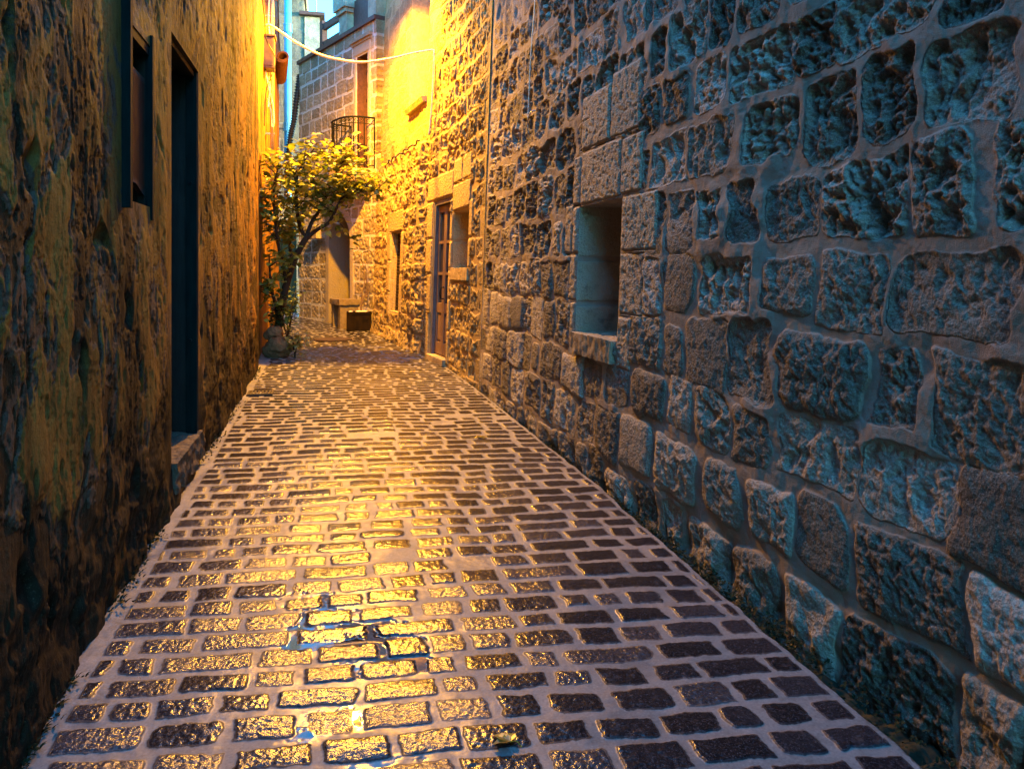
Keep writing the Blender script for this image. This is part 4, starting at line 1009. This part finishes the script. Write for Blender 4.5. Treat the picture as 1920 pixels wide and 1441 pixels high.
# boulders
def rock(c, r, sc, seed, lab):
    b = MB(); n, m = 48, 32; V = []; F = []
    th = np.linspace(0.0, np.pi, m + 1); ph = np.arange(n) / n * 2 * np.pi
    T, P = np.meshgrid(th, ph, indexing='ij'); x, y, z = np.sin(T) * np.cos(P), np.sin(T) * np.sin(P), np.cos(T)
    kf = 1 + .30 * fbm(x * 1.3 + seed + z * .7, y * 1.3 - z, 3, seed) + .10 * fbm(x * 5 + z * 3, y * 5 - z * 3, 4, seed + 3) - .10 * sst(.02, .0, np.abs(np.mod(z * 2.2 + .15 * x, 1) - .5))
    V = np.stack([c[0] + x * r * kf * sc[0], c[1] + y * r * kf * sc[1], c[2] + z * r * kf * sc[2]], -1).reshape(-1, 3)
    for i in range(m):
        for j in range(n): F.append((i * n + j, (i + 1) * n + j, (i + 1) * n + (j + 1) % n, i * n + (j + 1) % n))
    return tag(mesh_obj('boulder', V, F, M['rock'], None, True, None, (c[0], c[1], c[2] - r * sc[2])), lab, 'boulder')
rock((-.655, 10.62, .31), .19, (.92, .85, .80), 4, 'brown boulder at foot of left wall in front of the tree')
rock((-.70, 10.66, .50), .13, (.9, .8, .8), 9, 'smaller brown stone resting on the boulder beside tree trunk')
# planter
t = empty('planter_box', (.52, 14.02, .265), 'dark square planter box on paving in front of stone bench', 'planter')
x0, x1, y0, y1, z0, z1 = .315, .735, 13.86, 14.22, .262, .60
b = MB(); w_ = .03
b.box((x0, y0, z0), (x1, y0 + w_, z1), .006); b.box((x0, y1 - w_, z0), (x1, y1, z1), .006); b.box((x0, y0 + w_, z0), (x0 + w_, y1 - w_, z1)); b.box((x1 - w_, y0 + w_, z0), (x1, y1 - w_, z1)); b.box((x0 + w_, y0 + w_, z0), (x1 - w_, y1 - w_, z0 + .03))
b.build('box', M['planter'], t)
b = MB(); b.box((x0 - .008, y0 - .008, z1 - .045), (x1 + .008, y0 - .001, z1 + .004)); b.build('rim', M['planter'], t)
b = MB(); b.box((x0 - .008, y0 - .008, z0), (x1 + .008, y0 - .001, z0 + .04)); b.build('base_strip', M['planter'], t)
b = MB(); b.box((x0 + w_, y0 + w_, z0 + .03), (x1 - w_, y1 - w_, z1 - .03)); b.build('soil', M['soil'], t)
proto = None
for i in range(16):
    b = MB(); c = (x0 + .06 + random.random() * (x1 - x0 - .12), y0 + .05 + random.random() * .14, z1 - .01)
    b.blob(c, random.uniform(.028, .045), .3, 10, 7, i, (1, 1, .8))
    tag(b.build('pebble', M['pebble'], None, True, c), 'rounded white pebble lying on the soil of dark planter box', 'pebble', 'white pebbles in the planter box')
t = empty('bare_shrub', (.56, 14.02, .57), 'leafless dry shrub with two forked stems in planter box', 'shrub')
def twig(pts, r):
    b = MB(); sp = spline(pts, 6); b.tube(sp, [r * (1 - .7 * i / (len(sp) - 1)) for i in range(len(sp))], 6)
    for i in range(8, len(sp), 2):
        dv = Vector((random.gauss(0, .5), random.gauss(0, .5), 1)).normalized(); b.tube(spline([sp[i], sp[i] + dv * .08 + Vector((random.gauss(0, .02), 0, 0)), sp[i] + dv * random.uniform(.14, .28)], 3), .0035, 4)
    return b.build('stem', M['twig'], t, True)
twig([(.56, 14.03, .56), (.57, 14.03, .72), (.62, 14.03, .86), (.67, 14.02, 1.0), (.66, 14.02, 1.22)], .020)
twig([(.57, 14.04, .70), (.58, 14.05, .9), (.63, 14.06, 1.1), (.62, 14.06, 1.32), (.66, 14.06, 1.5)], .013)
twig([(.62, 14.03, .86), (.70, 14.02, .95), (.72, 14.0, 1.1)], .010)
# bench
t = empty('stone_bench', (.3, 14.8, .28), 'old stone slab bench against wall behind the dark planter', 'bench')
def tblock(b, a, c, seed, res=.03, amp=.006):
    b.box(a, c, .012)
b = MB(); q = [(.20, 14.42), (.70, 14.42), (.42, 15.22), (-.02, 15.05)]
def prism(b, q, z0, z1): b.hexa([(x, y, z0) for x, y in q] + [(x, y, z1) for x, y in q])
PBN = Path([(.19, 14.38), (.02, 15.02)], -1, 0., .05)
rough_block('seat', PBN, (.0, .66, .70, .80), -.44, .0, M['bench'], t, .012, .02, 3)
rough_block('leg', PBN, (.03, .15, .24, .70), -.40, -.02, M['bench'], t, .010, .02, 5)
rough_block('leg', PBN, (.50, .62, .24, .70), -.40, -.02, M['bench'], t, .010, .02, 6)
# manhole and gully
mz = road_z(12.55); b = MB(); b.lathe([(.30, -.01), (.30, .018), (.285, .021), (.27, .015), (.26, .020), (.02, .022)], (.07, 12.55, mz), 28)
tag(b.build('manhole_cover', M['rust'], None, False, (.07, 12.55, mz)), 'round dark iron manhole cover in the far paving', 'manhole cover')
gz = road_z(7.85) + .006
t = empty('drain_grate', (-.64, 7.85, gz), 'small dark iron drain grate at the foot of left wall', 'drain')
b = MB(); b.box((-.76, 7.72, gz - .02), (-.52, 7.75, gz + .010)); b.box((-.76, 7.95, gz - .02), (-.52, 7.98, gz + .010)); b.box((-.76, 7.75, gz - .02), (-.74, 7.95, gz + .010)); b.box((-.54, 7.75, gz - .02), (-.52, 7.95, gz + .010)); b.build('frame', M['rust'], t)
for i in range(6):
    b = MB(); b.box((-.735 + i * .034, 7.75, gz - .018), (-.718 + i * .034, 7.95, gz + .008)); b.build('bar', M['rust'], t)
# pot on balcony
pc = Vector(FA.W(.80, 3.122, .26)); t = empty('flower_pot', pc, 'terracotta flower pot with small green plant on the balcony', 'flower pot')
b = MB(); b.lathe([(.10, 0), (.15, .19), (.165, .19), (.165, .24), (.14, .24), (.13, .20)], pc, 20); b.build('pot', M['terra'], t, True)
b = MB()
for i in range(60):
    a = random.uniform(0, 6.28); b.leaf(pc + Vector((random.gauss(0, .05), random.gauss(0, .05), .24 + random.random() * .22)), (math.cos(a), math.sin(a), random.uniform(.0, 1.)), (0, 0, 1), random.uniform(.05, .09), .03, .3, random.random())
b.build('foliage', M['leaf_dark'], t, rnd=True)
# fallen leaves
for (x, y, L_, a, lab) in ((.485, 2.07, .062, 2.2, 'yellow green fallen leaf on wet setts in the foreground'), (1.08, 5.58, .075, .6, 'small yellow leaf lying on setts near right edge, halfway up'),
                           (-.30, 6.9, .06, 1.2, 'tiny yellowed leaf on the paving near left drain'), (.95, 8.9, .07, 3.9, 'dry leaf on the paving close to glazed double door')):
    b = MB(); z_ = road_z(y) + .014
    for q in range(3):
        an = a + (q - 1) * .85; b.leaf((x, y, z_ + .001 * q), (math.cos(an), math.sin(an), .06), (0, .15, 1), L_ * (1 if q == 1 else .78), L_ * .55, .18, .15 + .35 * q)
    b.tube([(x, y, z_), (x - math.cos(a) * L_ * .4, y - math.sin(a) * L_ * .4, z_ + .012), (x - math.cos(a) * L_ * .7, y - math.sin(a) * L_ * .7, z_ + .003)], .0014, 4)
    tag(b.build('fallen_leaf', M['leaf_dead'], None, False, (x, y, z_), True), lab, 'leaf', 'fallen leaves on the paving')

# ================================================================== camera, light, sky
sc = bpy.context.scene
cam = bpy.data.cameras.new('camera'); co = bpy.data.objects.new('camera', cam); C.objects.link(co)
co.location = (0, 0, 1.35); co.rotation_euler = (rad(90), 0, -math.atan(344 / 1450))
cam.sensor_width = 36; cam.lens = 36 * 1450 / 1920; cam.shift_y = -(720.5 - 505) / 1920; cam.clip_start = .05; cam.clip_end = 500
sc.camera = co
EL, ROT = rad(3), rad(110)
w = bpy.data.worlds.new('World'); sc.world = w; w.use_nodes = True; nt = w.node_tree
bg = nt.nodes['Background']; sky = nt.nodes.new('ShaderNodeTexSky'); sky.sky_type = 'NISHITA'; sky.sun_disc = False
sky.sun_elevation = EL; sky.sun_rotation = ROT; sky.ozone_density = 2.0; sky.air_density = 1.0; sky.dust_density = .6
mx = nt.nodes.new('ShaderNodeMix'); mx.data_type = 'RGBA'; mx.blend_type = 'MULTIPLY'; mx.inputs[0].default_value = 1
mx.inputs[7].default_value = (.22, .82, 1.26, 1)
nt.links.new(sky.outputs[0], mx.inputs[6]); nt.links.new(mx.outputs[2], bg.inputs[0]); bg.inputs[1].default_value = .15
sun = bpy.data.lights.new('sun', 'SUN'); so = bpy.data.objects.new('sun', sun); C.objects.link(so)
sun.energy = .5; sun.angle = rad(10); sun.color = (1, .8, .6)
D = Vector((math.sin(ROT) * math.cos(EL), math.cos(ROT) * math.cos(EL), math.sin(EL))); so.rotation_euler = D.to_track_quat('Z', 'Y').to_euler()
so.location = (20, 0, 20)
lp = bpy.data.lights.new('lamp_light', 'SPOT'); lo_ = bpy.data.objects.new('lamp_light', lp); C.objects.link(lo_)
lp.energy = 180; lp.color = (1, .42, .008); lp.spot_size = rad(176); lp.spot_blend = .6; lp.shadow_soft_size = .06
lo_.location = (LX, LY, LZ + .0); lo_.rotation_euler = (-Vector((.06, .15, -1))).to_track_quat('Z', 'Y').to_euler()
sc.view_settings.view_transform = 'Standard'; sc.view_settings.look = 'None'; sc.view_settings.gamma = 1; sc.view_settings.exposure = 5.2
sc.render.engine = 'CYCLES'; sc.cycles.use_denoising = True; sc.cycles.denoiser = 'OPENIMAGEDENOISE'; sc.cycles.denoising_input_passes = 'RGB_ALBEDO_NORMAL'; sc.cycles.denoising_prefilter = 'ACCURATE'
sc.cycles.max_bounces = 4; sc.cycles.diffuse_bounces = 3; sc.cycles.glossy_bounces = 2; sc.cycles.sample_clamp_indirect = 2
sc.cycles.use_adaptive_sampling = False
